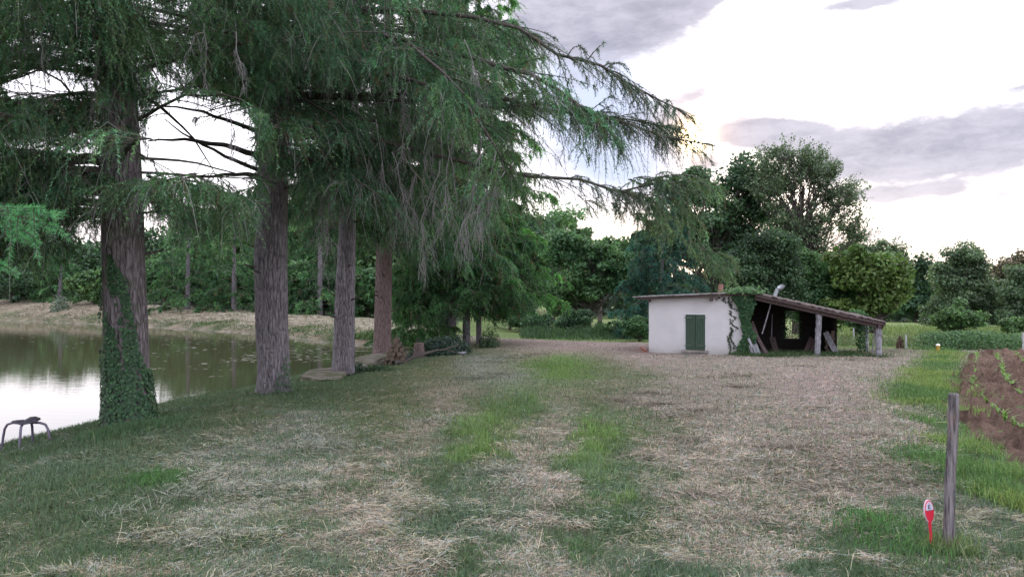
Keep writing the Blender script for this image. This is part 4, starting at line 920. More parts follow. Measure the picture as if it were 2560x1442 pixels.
# between the fir row and the shed
broadleaf('oak_tree', 'spreading tree with low bent limbs behind the end of the track', 1470, 50, 835, 560, 115, MDG, n=20000, leaf=.2, clumps=64, blobs=[(1420, 620, 70, 55), (1500, 640, 70, 50), (1450, 710, 90, 55), (1540, 690, 60, 60), (1400, 740, 60, 50)], seed=30, trunk_w=.25)
broadleaf('maple_tree', 'yellowish lit tree whose top shows in the gap before the sunset', 1500, 74, 830, 580, 70, LTG, n=9000, leaf=.3, clumps=36, blobs=[(1500, 625, 75, 35), (1440, 600, 50, 40), (1580, 620, 60, 40)], seed=31)
broadleaf('dark_tree', 'dark tree behind the bluish spruce', 1610, 58, 835, 560, 70, DKG, n=12000, leaf=.26, clumps=44, seed=32, crown_base=.02)
broadleaf('dark_bush', 'dark round bush at the bend of the track', 1432, 43, 838, 775, 48, DKG, n=8000, leaf=.12, clumps=30, seed=33, crown_base=.0, skirt=True)
broadleaf('dark_bush', 'low dark bush between the firs and the round bush', 1330, 44, 838, 785, 60, DKG, n=8000, leaf=.12, clumps=30, seed=34, crown_base=.0, skirt=True)
broadleaf('green_bush', 'leafy green bush against the left end wall of the shed', 1600, 34, 850, 790, 40, MDG, n=6000, leaf=.10, clumps=26, seed=35, crown_base=.0, skirt=True)
broadleaf('green_bush', 'pale weedy bush beside the track end', 1520, 40, 845, 805, 50, LTG, n=4500, leaf=.11, clumps=22, seed=36, crown_base=.0, skirt=True)
broadleaf('dark_bush', 'tall dark bush closing the gap behind the last trunks of the row', 1275, 46, 838, 705, 62, DKG, n=10000, leaf=.13, clumps=30, seed=37, crown_base=.0, skirt=True)
# the wood beyond the dam, left half of the view
wood = [(-150, 84, 600, 150, DKG), (-20, 80, 605, 110, MDG), (90, 92, 590, 120, DKG), (200, 84, 600, 100, DKG), (300, 96, 600, 100, MDG), (400, 88, 560, 90, DKG), (500, 92, 530, 90, MDG), (590, 80, 520, 85, LTG), (670, 88, 500, 90, DKG), (760, 76, 500, 100, MDG),
        (860, 90, 440, 110, DKG), (950, 74, 500, 100, LTG), (1060, 86, 470, 120, DKG), (1180, 78, 490, 110, MDG), (1290, 84, 480, 110, DKG), (1380, 92, 500, 90, MDG)]
wl = ['green leafy tree of the wood across the pond', 'dark tree of the wood across the pond']
for i, (px, D, pt_, hw, g) in enumerate(wood):
    dk = g is DKG
    broadleaf('wood_tree', wl[1] if dk else wl[0], px, D, 790, pt_, hw, g, n=9000, leaf=.36, clumps=40, crown_base=.02, seed=50 + i, group='dark trees of the wood across the pond' if dk else 'green trees of the wood across the pond')
under = [(30, 66, 670, 80, DKG), (235, 62, 670, 60, LTG), (410, 63, 620, 80, MDG), (540, 64, 650, 60, DKG), (610, 60, 640, 50, MDG), (460, 69, 580, 100, MDG), (740, 56, 640, 60, MDG), (805, 55, 680, 60, DKG), (920, 54, 660, 60, MDG), (1010, 52, 660, 60, MDG), (110, 70, 640, 80, DKG), (1270, 54, 730, 50, LTG), (1120, 52, 720, 50, MDG), (330, 66, 640, 60, DKG), (680, 62, 640, 60, DKG)]
for i, (px, D, pt_, hw, g) in enumerate(under):
    broadleaf('wood_bush', 'leafy bush at the foot of the wood behind the dam', px, D, 790, pt_, hw, g, n=5500, leaf=.22, clumps=22, crown_base=.0, seed=80 + i, dens_r=.16, group='bushes at the foot of the wood', cat='bush')
LG = np.array([(.05, .12, .06), (.07, .16, .07), (.09, .19, .075)])
for px, D, H, Rb, lb_ in [(470, 57, 8.5, 4.0, 'feathery light green larch behind the dam between the two thick trunks'), (585, 56, 9, 3.6, 'second feathery larch close to the grey trunk behind the dam'), (150, 66, 6, 3, 'dark larch left of the ivy covered trunk behind the dam'), (800, 53, 12, 3.8, 'larch behind the dam seen between the two grey trunks')]:
    spruce(px, 790, D, 14, H, Rb, lb_, zc0=.3, greens=LG, lod=4.2, n=46, name='larch_tree', hang=.5, rise=(.0, .15), droop=(.15, .3), powr=.7, nn=14, q=6)
# a far wood that closes the horizon
n = 52000; x = RNG.uniform(-330, 330, n); y = RNG.uniform(118, 175, n); top = 9 + 7 * fbm(x * .03, y * .03, 3) + 5 * fbm(x * .16, y * .16, 2) - np.clip((x - 40) * .05, 0, 5); top = np.where(x < -45, top * .62, top)
hgt = RNG.random(n) ** .7; zb = np.where(x > 10, -5.5, -.5); top = np.where(x > 10, top * .62, top); z = zb + top * hgt
nr = nrm(RNG.normal(0, 1, (n, 3)) + np.array([0, -.3, .5])); a1 = nrm(np.cross(nr, nrm(RNG.normal(0, 1, (n, 3))))); a2 = np.cross(nr, a1); s_ = RNG.uniform(.5, 1.3, n)[:, None]
pos = np.stack([x, y, z], -1); V = np.stack([pos - a1 * s_, pos + a2 * s_ * .7, pos + a1 * s_, pos - a2 * s_ * .7], 1).reshape(-1, 3)
c = np.array([.03, .055, .032]) * RNG.uniform(.6, 1.4, (n, 1))
fw = mesh_np('far_wood', V, np.arange(n * 4).reshape(-1, 4), M_leaf, col=np.repeat(c, 4, 0)); tag(fw, 'distant dark wood closing the view', 'wood', kind='stuff')
# bramble hedge along the field end
def bush_line(name, label, cat, pts, n, hw, hh, greens, leaf):
    pts = np.array(pts, float); u = RNG.random(n) * (len(pts) - 1); i = u.astype(int); p_ = pts[i] * (1 - (u - i)[:, None]) + pts[i + 1] * (u - i)[:, None]
    an = RNG.random(n) * np.pi; rr = RNG.random(n) ** .4; lump = .65 + .7 * fbm(p_[:, 0] * .9, p_[:, 1] * .9 + 3, 3)
    x = p_[:, 0] + RNG.normal(0, .2, n); y = p_[:, 1] + np.cos(an) * rr * hw; z = height(x, y) + np.sin(an) * rr * hh * lump
    nr = nrm(RNG.normal(0, .6, (n, 3)) + np.array([0, -.4, .7])); a1 = nrm(np.cross(nr, nrm(RNG.normal(0, 1, (n, 3))))); a2 = np.cross(nr, a1); s_ = (leaf * RNG.uniform(.5, 1.3, n))[:, None]
    pos = np.stack([x, y, z], -1); V = np.stack([pos - a1 * s_ * .5, pos + a2 * s_ * .35, pos + a1 * s_ * .5, pos - a2 * s_ * .35], 1).reshape(-1, 3)
    g = np.array(greens); c = g[RNG.integers(0, len(g), n)] * RNG.uniform(.6, 1.4, (n, 1))
    o = mesh_np(name, V, np.arange(n * 4).reshape(-1, 4), M_leaf, col=np.repeat(c, 4, 0)); tag(o, label, cat)
    return o
bush_line('bramble_hedge', 'low bramble hedge along the far end of the ploughed field', 'hedge', [(15.6, 27.9), (18, 28), (22, 28.2), (28, 28.5)], 16000, .7, .62, LTG[:2] + MDG[1:], .085)
# ================================================================ SHED
M_wall = principled('limewash', lambda q, oc: (lambda sp, n, n2: q.mix(q.math('MULTIPLY', q.ss(q.math('ADD', sp, q.math('MULTIPLY', n, .9)), .95, .35), .75), q.mix(q.ss(n2, .35, .7), (.58, .56, .565), (.50, .485, .485)), (.30, .27, .245)))(
    (lambda s_: (q.l.new(oc, s_.inputs[0]), s_.outputs[2])[1])(q.new('ShaderNodeSeparateXYZ')), q.noise(oc, 2.2, 5, .65), q.noise(oc, 1.1, 4, .6)), .95, lambda q, oc: q.noise(oc, 40, 4, .7), .12, .01, .1)
def woodmat(name, a, b, sc=(1, 1, 12), rough=.85):
    return principled(name, lambda q, oc: q.mix(q.ss(q.noise(q.mapv(oc, sc), 6, 5, .65), .3, .7), a, b), rough, lambda q, oc: q.noise(q.mapv(oc, sc), 8, 5, .7), .5, .01, .15)
M_shut = woodmat('green_paint', (.034, .056, .042), (.062, .095, .068), (14, 14, .8), .7)
M_beam = woodmat('dark_timber', (.035, .024, .024), (.11, .08, .075), (2, 8, 8))
M_post = woodmat('weathered_post', (.11, .105, .12), (.34, .33, .35), (5, 5, .7))
M_plank = woodmat('grey_planks', (.10, .10, .105), (.26, .26, .27), (6, 6, .8))
M_darkin = principled('near_black_boards', lambda q, oc: q.mix(q.noise(oc, 7, 4), (.012, .010, .010), (.035, .028, .025)), .95)  # mottled near-black tone for the lean-to's back wall and partition
M_tin = principled('roof_sheet', lambda q, oc: q.mix(q.ss(q.noise(oc, 5, 5, .7), .35, .65), (.10, .085, .08), (.33, .32, .31)), .7, lambda q, oc: q.noise(oc, 25, 4), .3, .01, .3)
M_tile = principled('roof_tiles', lambda q, oc: q.mix(q.ss(q.noise(oc, 6, 5, .7), .3, .7), (.05, .035, .03), (.17, .14, .13)), .9, lambda q, oc: q.noise(oc, 14, 4), .7, .03, .2)
M_stone = principled('stone', lambda q, oc: q.mix(q.ss(q.noise(oc, 8, 5, .7), .3, .7), (.13, .12, .10), (.33, .31, .27)), .9, lambda q, oc: q.noise(oc, 20, 5, .7), .6, .02, .2)
M_clay = principled('clay_pipe', lambda q, oc: q.mix(q.noise(oc, 9, 4), (.20, .085, .07), (.34, .17, .14)), .85)
M_zinc = principled('zinc', lambda q, oc: q.mix(q.noise(oc, 12, 4), (.30, .32, .35), (.5, .52, .55)), .45, metal=.6, spec=.5)
sang = math.atan2(-2.4, 6.73)
S0 = np.array([4.77, 25.8, -.66]); SU = np.array([math.cos(sang), math.sin(sang), 0]); SV = np.array([-SU[1], SU[0], 0])
def W(u, v, z): return S0 + SU * u + SV * v + np.array([0, 0, z])
def ofront(px):   # u on the front wall seen at photo column px
    k = (px - 1280) / FPX; return (k * S0[1] - S0[0]) / (SU[0] - k * SU[1])
def zfront(px, py, v=0):
    u = ofront(px); y = S0[1] + SU[1] * u + SV[1] * v; return P(px, py, y)[2] - S0[2]
def lw(V): return np.array([W(*p_) for p_ in V])
shed = empty('shed', tuple(S0), 'low white shed with green shutters and an open lean-to on its right', 'shed')
UW = ofront(1866); UE = ofront(2196)
def sbox(name, u0, u1, v0, v1, z0, z1, mat, parent=None, zt=None):
    V, F = box(u0, u1, v0, v1, z0, z1)
    if zt is not None:
        for v in V:
            if v[2] == z1: v[2] = zt(v[0])
    return mesh_np(name, lw(V), F, mat, parent or shed)
ztl = lambda u: 1.86 + (u + .4) / (UW + .4) * .17
DW = 3.6
# front wall around the window opening
SUa, SUb = ofront(1714), ofront(1763); zs0, zs1 = .16, 1.37
wp = []
for (a, b_, z0, z1) in [(0, SUa, -.5, None), (SUb, UW, -.5, None), (SUa, SUb, -.5, zs0), (SUa, SUb, zs1, None)]:
    V, F = box(a, b_, 0, .22, z0, 1 if z1 is None else z1)
    if z1 is None:
        for v in V:
            if v[2] == 1: v[2] = ztl(v[0])
    wp.append((lw(V), F))
for (u0, u1, v0, v1) in [(0, .22, .22, DW), (UW - .22, UW, .22, DW), (.22, UW - .22, DW - .22, DW)]:
    V, F = box(u0, u1, v0, v1, -.5, 1)
    for v in V:
        if v[2] == 1: v[2] = ztl(v[0])
    wp.append((lw(V), F))
mesh_np('wall', *joinn(wp), M_wall, shed)
# shutters with battens and hinges
for k in range(2):
    a = SUa + .006 + k * (SUb - SUa) / 2; b_ = a + (SUb - SUa) / 2 - .012
    pl = []; m = 4
    for j in range(m):
        x0 = a + (b_ - a) * j / m + .003; x1 = a + (b_ - a) * (j + 1) / m - .003; pl.append(box(x0, x1, -.045 + .003 * (j % 2), -.012, zs0 + .02, zs1 - .01))
    V, F = joinn(pl); s_ = mesh_np('shutter', lw(V), F, M_shut, shed)
    for zz in (zs0 + .14, zs1 - .12):
        x0, x1 = (a - .03, b_ - .09) if k == 0 else (a + .07, b_ + .03)
        V, F = box(x0, x1, -.062, -.046, zz, zz + .035); o = mesh_np('hinge_strap', lw(V), F, woodmat('strap_paint', (.07, .10, .07), (.14, .18, .13)) if 'strap_paint' not in MATS else MATS['strap_paint'], None); o.parent = s_; o.location = (0, 0, 0); o.matrix_parent_inverse.identity()
        o.location = -np.array(S0)
V, F = box(SUa - .14, SUb + .12, -.10, 0.0, zs0 - .075, zs0 - .01); mesh_np('window_sill', lw(V), F, M_stone, shed)
V, F = joinn([box(SUa - .035, SUa, -.012, -.001, zs0, zs1 + .03), box(SUb, SUb + .035, -.012, -.001, zs0, zs1 + .03), box(SUa, SUb, -.012, -.001, zs1, zs1 + .03)]); mesh_np('window_surround', lw(V), F, principled('white_paint', (.62, .62, .64), .8), shed)
# roof over the white room
def slab(u0, z0, u1, z1, v0, v1, th, mat, name, parent=None, wave=0):
    n_ = 40 if wave else 2; us = np.linspace(u0, u1, n_); Vt = []
    m = 22 if wave else 2; vs = np.linspace(v0, v1, m)
    for a in us:
        for b_ in vs:
            zz = z0 + (z1 - z0) * (a - u0) / (u1 - u0); zz += (wave * (.5 + .5 * math.sin(b_ * 40)) + RNG.normal(0, wave * .6)) if wave else 0
            Vt.append((a, b_, zz))
    nb = len(Vt); Vt += [(a, b_, z - th) for a, b_, z in Vt]; F = []
    for i in range(n_ - 1):
        for j in range(m - 1):
            q_ = i * m + j; F.append([q_, q_ + m, q_ + m + 1, q_ + 1]); F.append([nb + q_, nb + q_ + 1, nb + q_ + m + 1, nb + q_ + m])
    for i in range(n_ - 1):
        q_ = i * m; F.append([q_, nb + q_, nb + q_ + m, q_ + m]); q_ = i * m + m - 1; F.append([q_, q_ + m, nb + q_ + m, nb + q_])
    for j in range(m - 1):
        F.append([j, j + 1, nb + j + 1, nb + j]); q_ = (n_ - 1) * m + j; F.append([q_, nb + q_, nb + q_ + 1, q_ + 1])
    return mesh_np(name, lw(Vt), np.array(F), mat, parent or shed)
ur0 = ofront(1585); ridge = ofront(1888)
zr0, zr1 = 1.98, 2.16
slab(ur0, zr0, ridge, zr1, -.28, DW + .2, .03, M_tin, 'roof')
zru = lambda u: zr0 + (zr1 - zr0) * (u - ur0) / (ridge - ur0)
V, F = bar(W(ur0 + .14, -.22, zru(ur0 + .14) - .075), W(ridge - .02, -.22, zru(ridge) - .075), .05, .085); mesh_np('fascia_board', V, F, M_beam, shed)
uu = ofront(1779); V, F = bar(W(uu, -.26, zru(uu) - .19), W(uu, .3, zru(uu) - .19), .10, .14); mesh_np('beam_end', V, F, M_beam, shed)
V, F = bar(W(.04, -.2, 1.84), W(.04, .3, 1.84), .08, .10); mesh_np('beam_end', V, F, M_beam, shed)
uc = ofront(1767) + .35
cv, cf = tubes([W(uc - .03, 1.4, 1.95), W(uc, 1.4, 2.2), W(uc + .02, 1.4, 2.42)], [.10, .095, .085], 12)
mesh_np('chimney_pipe', cv, cf, M_clay, shed, smooth=True)
# lean-to
ul1 = ofront(2212); zl0 = 2.11; zl1 = zfront(2212, 806, -.3) 
zlu = lambda u: zl0 + (zl1 - zl0) * (u - ridge) / (ul1 - ridge)
slab(ridge - .05, zl0, ul1, zl1, -.3, 3.5, .035, M_tile, 'lean_to_roof', wave=.022)
def lb(name, u0, u1, v, dz, w_, h, mat=M_beam):
    V, F = bar(W(u0, v, zlu(u0) + dz), W(u1, v, zlu(u1) + dz), w_, h); return mesh_np(name, V, F, mat, shed)
lb('barge_board', ridge, ul1 - .02, -.30, -.075, .03, .07); lb('front_beam', ridge, UE + .12, -.16, -.17, .12, .12); lb('back_beam', ridge, UE + .1, 3.2, -.15, .12, .12)
for k in range(5):
    v = .5 + k * .55; lb('rafter', ridge, ul1 - .08, v, -.085, .06, .08)
V, F = bar(W(UE, -.3, zlu(UE) - .16), W(UE, 3.4, zlu(UE) - .16), .09, .12); mesh_np('end_plate', V, F, M_beam, shed)
V, F = bar(W(ul1 - .03, -.34, zlu(ul1) - .05), W(ul1 - .03, 3.4, zlu(ul1) - .05), .02, .10); mesh_np('eaves_board', V, F, M_beam, shed)
def post(u, v, z0, zt_, w_, name='post', lean_=.0):
    K = 14; s = np.linspace(0, 1, K); pts = np.array([W(u + lean_ * (1 - a) , v, z0 + (zt_ - z0) * a) for a in s]) + RNG.normal(0, .006, (K, 3))
    V, F = tubes(pts, w_ / 2 * 1.12 * (1 + RNG.normal(0, .04, K)), 8); return mesh_np(name, V, F, M_post, shed)
u1_ = ofront(2047)
post(u1_, -.1, -.2, zlu(u1_) - .23, .17, lean_=-.06); post(UE, -.1, -.25, zlu(UE) - .23, .17)
post(UE - .02, 3.1, -.3, zlu(UE) - .23, .14); post(u1_ + .0, 3.1, -.3, zlu(u1_) - .2, .14)
# back wall of the lean-to with its opening, plus the partition on its right
def ub(px, v=3.05):
    k = (px - 1280) / FPX; return (k * (S0[1] + SV[1] * v) - S0[0] - SV[0] * v) / (SU[0] - k * SU[1])
ob0, ob1 = ub(1964), ub(1999); oe = ub(2083)
bw = []
def zb(px, py): return P(px, py, S0[1] + SV[1] * 3.05 + SU[1] * ub(px))[2] - S0[2]
ozt, ozb = zb(1980, 776), zb(1980, 846)
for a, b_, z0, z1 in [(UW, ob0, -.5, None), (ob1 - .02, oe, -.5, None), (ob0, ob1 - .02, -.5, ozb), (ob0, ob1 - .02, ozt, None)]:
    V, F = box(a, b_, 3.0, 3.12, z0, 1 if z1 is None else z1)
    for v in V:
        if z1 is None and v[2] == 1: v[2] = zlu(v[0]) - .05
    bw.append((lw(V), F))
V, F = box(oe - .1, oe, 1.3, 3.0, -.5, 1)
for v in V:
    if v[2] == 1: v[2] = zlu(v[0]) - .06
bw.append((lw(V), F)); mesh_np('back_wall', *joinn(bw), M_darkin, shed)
# flue pipe leaning through the lean-to roof
uf = ofront(1938)
fp = [W(uf - .06, 1.0, zlu(uf) - .15), W(uf + .02, 1.0, zlu(uf) + .12), W(uf + .08, 1.0, zlu(uf) + .30)] 
V, F = tubes(fp, [.06] * 3, 10); mesh_np('flue_pipe', V, F, M_zinc, shed, smooth=True)
a_ = np.linspace(0, 1.7, 8); V, F = tubes([W(uf + .08 + .16 * math.sin(x_) , 1.0, zlu(uf) + .30 + .16 * (1 - math.cos(x_)) * .9 if x_ < 1.6 else zlu(uf) + .44) for x_ in a_], [.075, .075, .078, .08, .082, .085, .088, .09], 12)
mesh_np('flue_cowl', V, F, M_zinc, shed, smooth=True)
# ---- things in and around the lean-to: every board its own
def board(name, a, b_, w_, th, mat, label, cat='board', group=None, up=(0, 1, 0)):
    V, F = bar(a, b_, w_, th, up); o = mesh_np(name, V, F, mat); tag(o, label, cat, group); return o
def fu(px): return ofront(px)
for i, (pxb, pxt, vt, zt_, wd_) in enumerate([(1886, 1872, .10, .62, .09), (1896, 1880, .12, .60, .09), (1905, 1887, .14, .60, .09)]):
    board('plank', W(fu(pxb), -.55, -.06), W(fu(pxt), -.06, zt_ - .1), wd_, .025, M_plank, 'short grey plank leaning beside the ivy, one of three in a row', group='short grey planks leaning by the ivy')
board('long_board', W(fu(1925), -.35, -.05), W(fu(1876), .1, 1.05), .11, .03, M_beam, 'long brown board leaning from the ground up to the ivy')
board('long_board', W(fu(1915), -.2, -.05), W(fu(1880), .3, 1.15), .08, .03, M_beam, 'thinner board leaning just behind the long brown board')
board('white_board', W(fu(1882), -.4, .32), W(fu(1872), -.3, .62), .08, .02, M_post, 'short whitish board caught in the ivy')
board('pole', W(fu(1905), .2, .75), W(fu(1929), .1, zlu(fu(1929)) - .15), .035, .035, M_post, 'thin pale pole slanting under the lean-to roof', 'pole')
board('stake', W(ub(1928, 2), 2.0, .35), W(ub(1931, 2), 2.0, 1.35), .03, .03, M_post, 'thin pale upright stake in the dark of the lean-to', 'stake')
board('leaning_board', W(ub(1942, 1.6), 1.4, -.02), W(ub(1930, 1.6), 1.6, .55), .2, .03, M_beam, 'short dark board propped inside the lean-to on the left')
board('leaning_board', W(ub(2010, 1.6), 1.0, -.02), W(ub(2030, 1.6), 1.6, .55), .2, .03, M_beam, 'wide dark board propped left of the middle post')
board('leaning_board', W(ub(2022, 1.6), 1.0, -.02), W(ub(2038, 1.6), 1.6, .5), .1, .03, M_beam, 'narrow dark board close to the middle post')
board('leaning_board', W(ub(2094, 1.2), 1.0, -.03), W(ub(2064, 1.2), 1.25, .78), .19, .03, M_post, 'broad grey board leaning on the firewood stack')
board('batten', W(UE - .12, .6, -.02), W(UE - .06, .5, .85), .03, .03, M_post, 'thin batten standing behind the low corner post', 'batten')
M_logend = principled('log_end', lambda q, oc: q.mix(q.noise(oc, 14, 4), (.08, .055, .045), (.20, .15, .11)), .9)
def log(p0, p1, r, label, group, mat=M_barkb):
    """bark mantle with two pale sawn ends"""
    p0 = np.array(p0); p1 = np.array(p1); mid = (p0 + p1) / 2
    o = empty('log', tuple(mid), label, 'log', group); S = 12; s = np.linspace(0, 1, 5)[:, None]
    V, F = tubes(p0 * (1 - s) + p1 * s + RNG.normal(0, r * .03, (5, 3)), r * (1 + RNG.normal(0, .04, 5)), S); mesh_np('bark', V, F, mat, o, smooth=True)
    for e in (0, -1):
        ring = V.reshape(5, S, 3)[e]; cen = ring.mean(0); q_ = cen + (ring - cen) * 1.0; VV = np.concatenate([q_, [cen]])
        mesh_np('sawn_end', VV, np.array([[i, (i + 1) % S, S] for i in range(S)]), M_logend, o)
    return o
uw0 = ub(2058, 1.5)
for r_ in range(8):
    for c_ in range(2):
        u_ = uw0 + .10 + c_ * .16 + RNG.normal(0, .012) + .03 * (r_ % 2); z_ = .05 + r_ * .105
        log(W(u_ , 1.28, z_), W(u_ + .01, 1.9, z_), .062 * RNG.uniform(.85, 1.1), 'split log in the stack at the open side of the lean-to', 'firewood stacked in the lean-to')
# ivy on the shed corner and roof, creepers on the wall
def ivy_patch(name, label, n, sampler, size=.075, **kw):
    P0, nv = sampler(n); V, F, c = ivy_leaves(P0, nv, size, **kw); o = mesh_np(name, V, F, M_leaf, None, col=c); tag(o, label, 'ivy'); return o
def samp(n):
    u = UW + RNG.normal(0, .16, n); z = RNG.random(n) * 2.2; wz = np.interp(z, [0, .5, 1.2, 1.6, 2.0, 2.2], [.24, .20, .11, .2, .36, .3]); cu = np.interp(z, [0, .4, .9, 1.5, 2.2], [UW + .03, UW + .02, UW + .07, UW + .0, UW - .04])
    u = cu + np.clip(RNG.normal(0, .55, n), -1.1, 1.1) * wz + (fbm(z * 3, z * 0 + 4, 3) - .5) * .2; v = -.06 - RNG.random(n) * .2 * (.4 + wz)
    return np.array([W(a, b_, c_) for a, b_, c_ in zip(u, v, z)]), nrm(np.array([-SV] * n) + RNG.normal(0, .4, (n, 3)))
IV1 = ivy_patch('ivy', 'thick ivy growing up the corner of the white wall beside the lean-to', 5200, samp)
def samp2(n):
    u = UW - .1 + RNG.normal(0, .3, n); z = 2.15 + np.abs(RNG.normal(0, .1, n)) - .05; v = RNG.uniform(-.4, .5, n)
    return np.array([W(a, b_, c_) for a, b_, c_ in zip(u, v, z)]), nrm(RNG.normal(0, .5, (n, 3)) + np.array([0, -.3, .8]))
ivy_patch('ivy', 'paler ivy shoots heaped on the roof ridge above the corner', 950, samp2, .08, colA=(.06, .13, .05), colB=(.13, .24, .09))
def vines():
    P_, Q_ = [], []
    for (u0, z0, du, L) in [(-.45, 1.95, -.1, .35), (-.75, 1.98, .06, .2), (-.9, 1.98, -.1, .12), (-.4, .25, -.12, .7), (-.55, .1, .04, .9), (-.3, .9, -.25, .35), (-.35, 1.25, -.22, .3), (-.3, 1.55, -.3, .2), (-.6, 1.98, .1, .3)]:
        n_ = int(L * 90)
        for k in range(n_):
            s = k / n_; sg = -1 if z0 > 1.9 else 1
            P_.append(W(UW + u0 + du * s + .04 * math.sin(s * 9) + RNG.normal(0, .018), -.012 - RNG.random() * .02, z0 + sg * L * s + RNG.normal(0, .012))); Q_.append(-SV + RNG.normal(0, .3, 3))
    return np.array(P_), nrm(np.array(Q_))
P_, Q_ = vines(); V, F, c = ivy_leaves(P_, Q_, .045, (.03, .04, .03), (.06, .09, .04)); o = mesh_np('creeper', V, F, M_leaf, None, col=c); tag(o, 'thin creeper runners reaching out across the white wall', 'creeper')
def samp3(n):
    z = RNG.random(n) * 1.15; a = RNG.random(n) * 6.28; r = .09 + RNG.random(n) * .12 * (.4 + z)
    u = UE - .22 + np.cos(a) * r; return np.array([W(b_, 2.6 + math.sin(c_) * .15, d) for b_, c_, d in zip(u, a, z)]), nrm(np.stack([np.cos(a), np.sin(a), a * 0], -1) + .01)
ivy_patch('ivy', 'ivy wrapped round the rear corner post of the lean-to', 480, samp3, .06)
def samp4(n):
    u = UW + .1 + RNG.random(n) * 1.9; z = zlu(u) - .2 - RNG.random(n) ** 2 * .25; return np.array([W(a, RNG.uniform(2.5, 2.95), b_) for a, b_ in zip(u, z)]), nrm(RNG.normal(0, .5, (n, 3)) + np.array([0, -1., 0]))
ivy_patch('ivy', 'leaves hanging across the light opening in the back of the lean-to', 260, lambda n: ((lambda u, z: (np.array([W(a, 2.97, b_) for a, b_ in zip(u, z)]), nrm(np.array([-SV] * n) + RNG.normal(0, .4, (n, 3)))))(np.where(RNG.random(n) < .6, np.where(RNG.random(n) < .5, ob0, ob1 - .02) + RNG.normal(0, .06, n), RNG.uniform(ob0, ob1, n)), RNG.uniform(ozb, ozt, n))), .05)
def weeds(name, label, uv, n, L, cols):
    acc_ = []
    for (u, v, ru, rv, m) in uv:
        p_ = np.array([W(u + RNG.normal(0, ru), v + RNG.normal(0, rv), 0)[:2] for _ in range(m)])
        acc_.append(blades(p_[:, 0], p_[:, 1], height(p_[:, 0], p_[:, 1]) - .01, L * RNG.uniform(.4, 1.2, m), np.full(m, .014), RNG.random(m) * 6.28, RNG.uniform(.6, 1.5, m), np.array(cols)[RNG.integers(0, len(cols), m)] * RNG.uniform(.6, 1.3, (m, 1)), .6))
    V, F, c = join(acc_); o = mesh_np(name, V, F, M_grass, col=c); tag(o, label, 'weeds', kind='stuff')
weeds('weeds', 'weeds growing along the foot of the ivy and the lean-to', [(UW - .15, -.3, .15, .1, 900), (UW + .4, -.5, .3, .15, 900), (UW + 1.2, -.3, .4, .2, 700), (5.2, .6, .9, .5, 1800), (6.3, .8, .5, .6, 1200), (u1_ + .1, -.1, .1, .1, 200), (UE, -.1, .12, .1, 250)], 0, .16, [(.05, .10, .035), (.07, .13, .05), (.09, .13, .06)])
# rusty scrap at the left end of the shed
Vp, Fp = [], []
prt = [tubes([W(-.1, -.1, .12), W(-.5, -.1, .12)], [.015, .012], 6), tubes([W(-.05, -.15, .1), W(-.28, -.05, .22)], [.05, .04], 7), tubes([W(-.02, -.1, .02), W(-.22, -.1, .06)], [.06, .07], 8)]
o = mesh_np('scrap_iron', *joinn(prt), M_clay, smooth=True); tag(o, 'rusty piece of scrap iron at the left corner of the white wall', 'scrap')
# ================================================================ SMALL THINGS
def gp(px, py, dz=0): a = G(px, py); return np.array([a[0], a[1], hz(a[0], a[1]) + dz])
# stool
b = P(66, 1118, 10.3); b[2] = hz(b[0], b[1])
stool = empty('stool', tuple(b), 'metal stool with a torn round seat at the edge of the pond', 'stool')
M_tube = principled('purple_tube', lambda q, oc: q.mix(q.noise(oc, 15, 4), (.10, .075, .12), (.20, .17, .22)), .45, metal=.4, spec=.5)
M_seat = principled('torn_vinyl', lambda q, oc: q.mix(q.noise(oc, 20, 4), (.02, .018, .025), (.10, .09, .11)), .7)
ztop = P(60, 1052, 10.3)[2]
cen = np.array([b[0], b[1], 0])
for ang, foot in ((R(178), .36), (R(2), .34), (R(100), .20), (R(-80), .20)):
    d = np.array([math.cos(ang), math.sin(ang), 0]); fx_ = cen + d * foot
    zf = hz(fx_[0], fx_[1]) - .03
    pts = [cen + d * .05 + [0, 0, ztop - .02], cen + d * (foot * .55) + [0, 0, ztop - .025], cen + d * (foot * .76) + [0, 0, ztop - .05], cen + d * (foot * .86) + [0, 0, ztop - .11], cen + d * (foot * .92) + [0, 0, ztop - .22], cen + d * foot + [0, 0, zf]]
    V, F = tubes(pts, [.017] * 6, 10); mesh_np('leg', V, F, M_tube, stool, smooth=True)
n_ = 26; a_ = np.arange(n_) / n_ * 6.283; rr = .165 * (1 + RNG.normal(0, .05, n_)); lay = []
for k, (zo, sc_) in enumerate([(0, .96), (.006, 1.0), (.016, .97), (.026, .9), (.034, .7), (.036, .25)]):
    lay.append(np.stack([cen[0] + np.cos(a_) * rr * sc_, cen[1] + np.sin(a_) * rr * sc_, ztop - .012 + zo + .012 * np.sin(a_ * 2 + 1) + RNG.normal(0, .004, n_) + .02 * np.cos(a_) * (k > 1)], -1))
V = np.concatenate(lay); F = [[k * n_ + i, k * n_ + (i + 1) % n_, (k + 1) * n_ + (i + 1) % n_, (k + 1) * n_ + i] for k in range(5) for i in range(n_)]
F += [[5 * n_ + i for i in range(n_)], [i for i in range(n_)][::-1]]
mesh_np('seat', V, F, M_seat, stool)
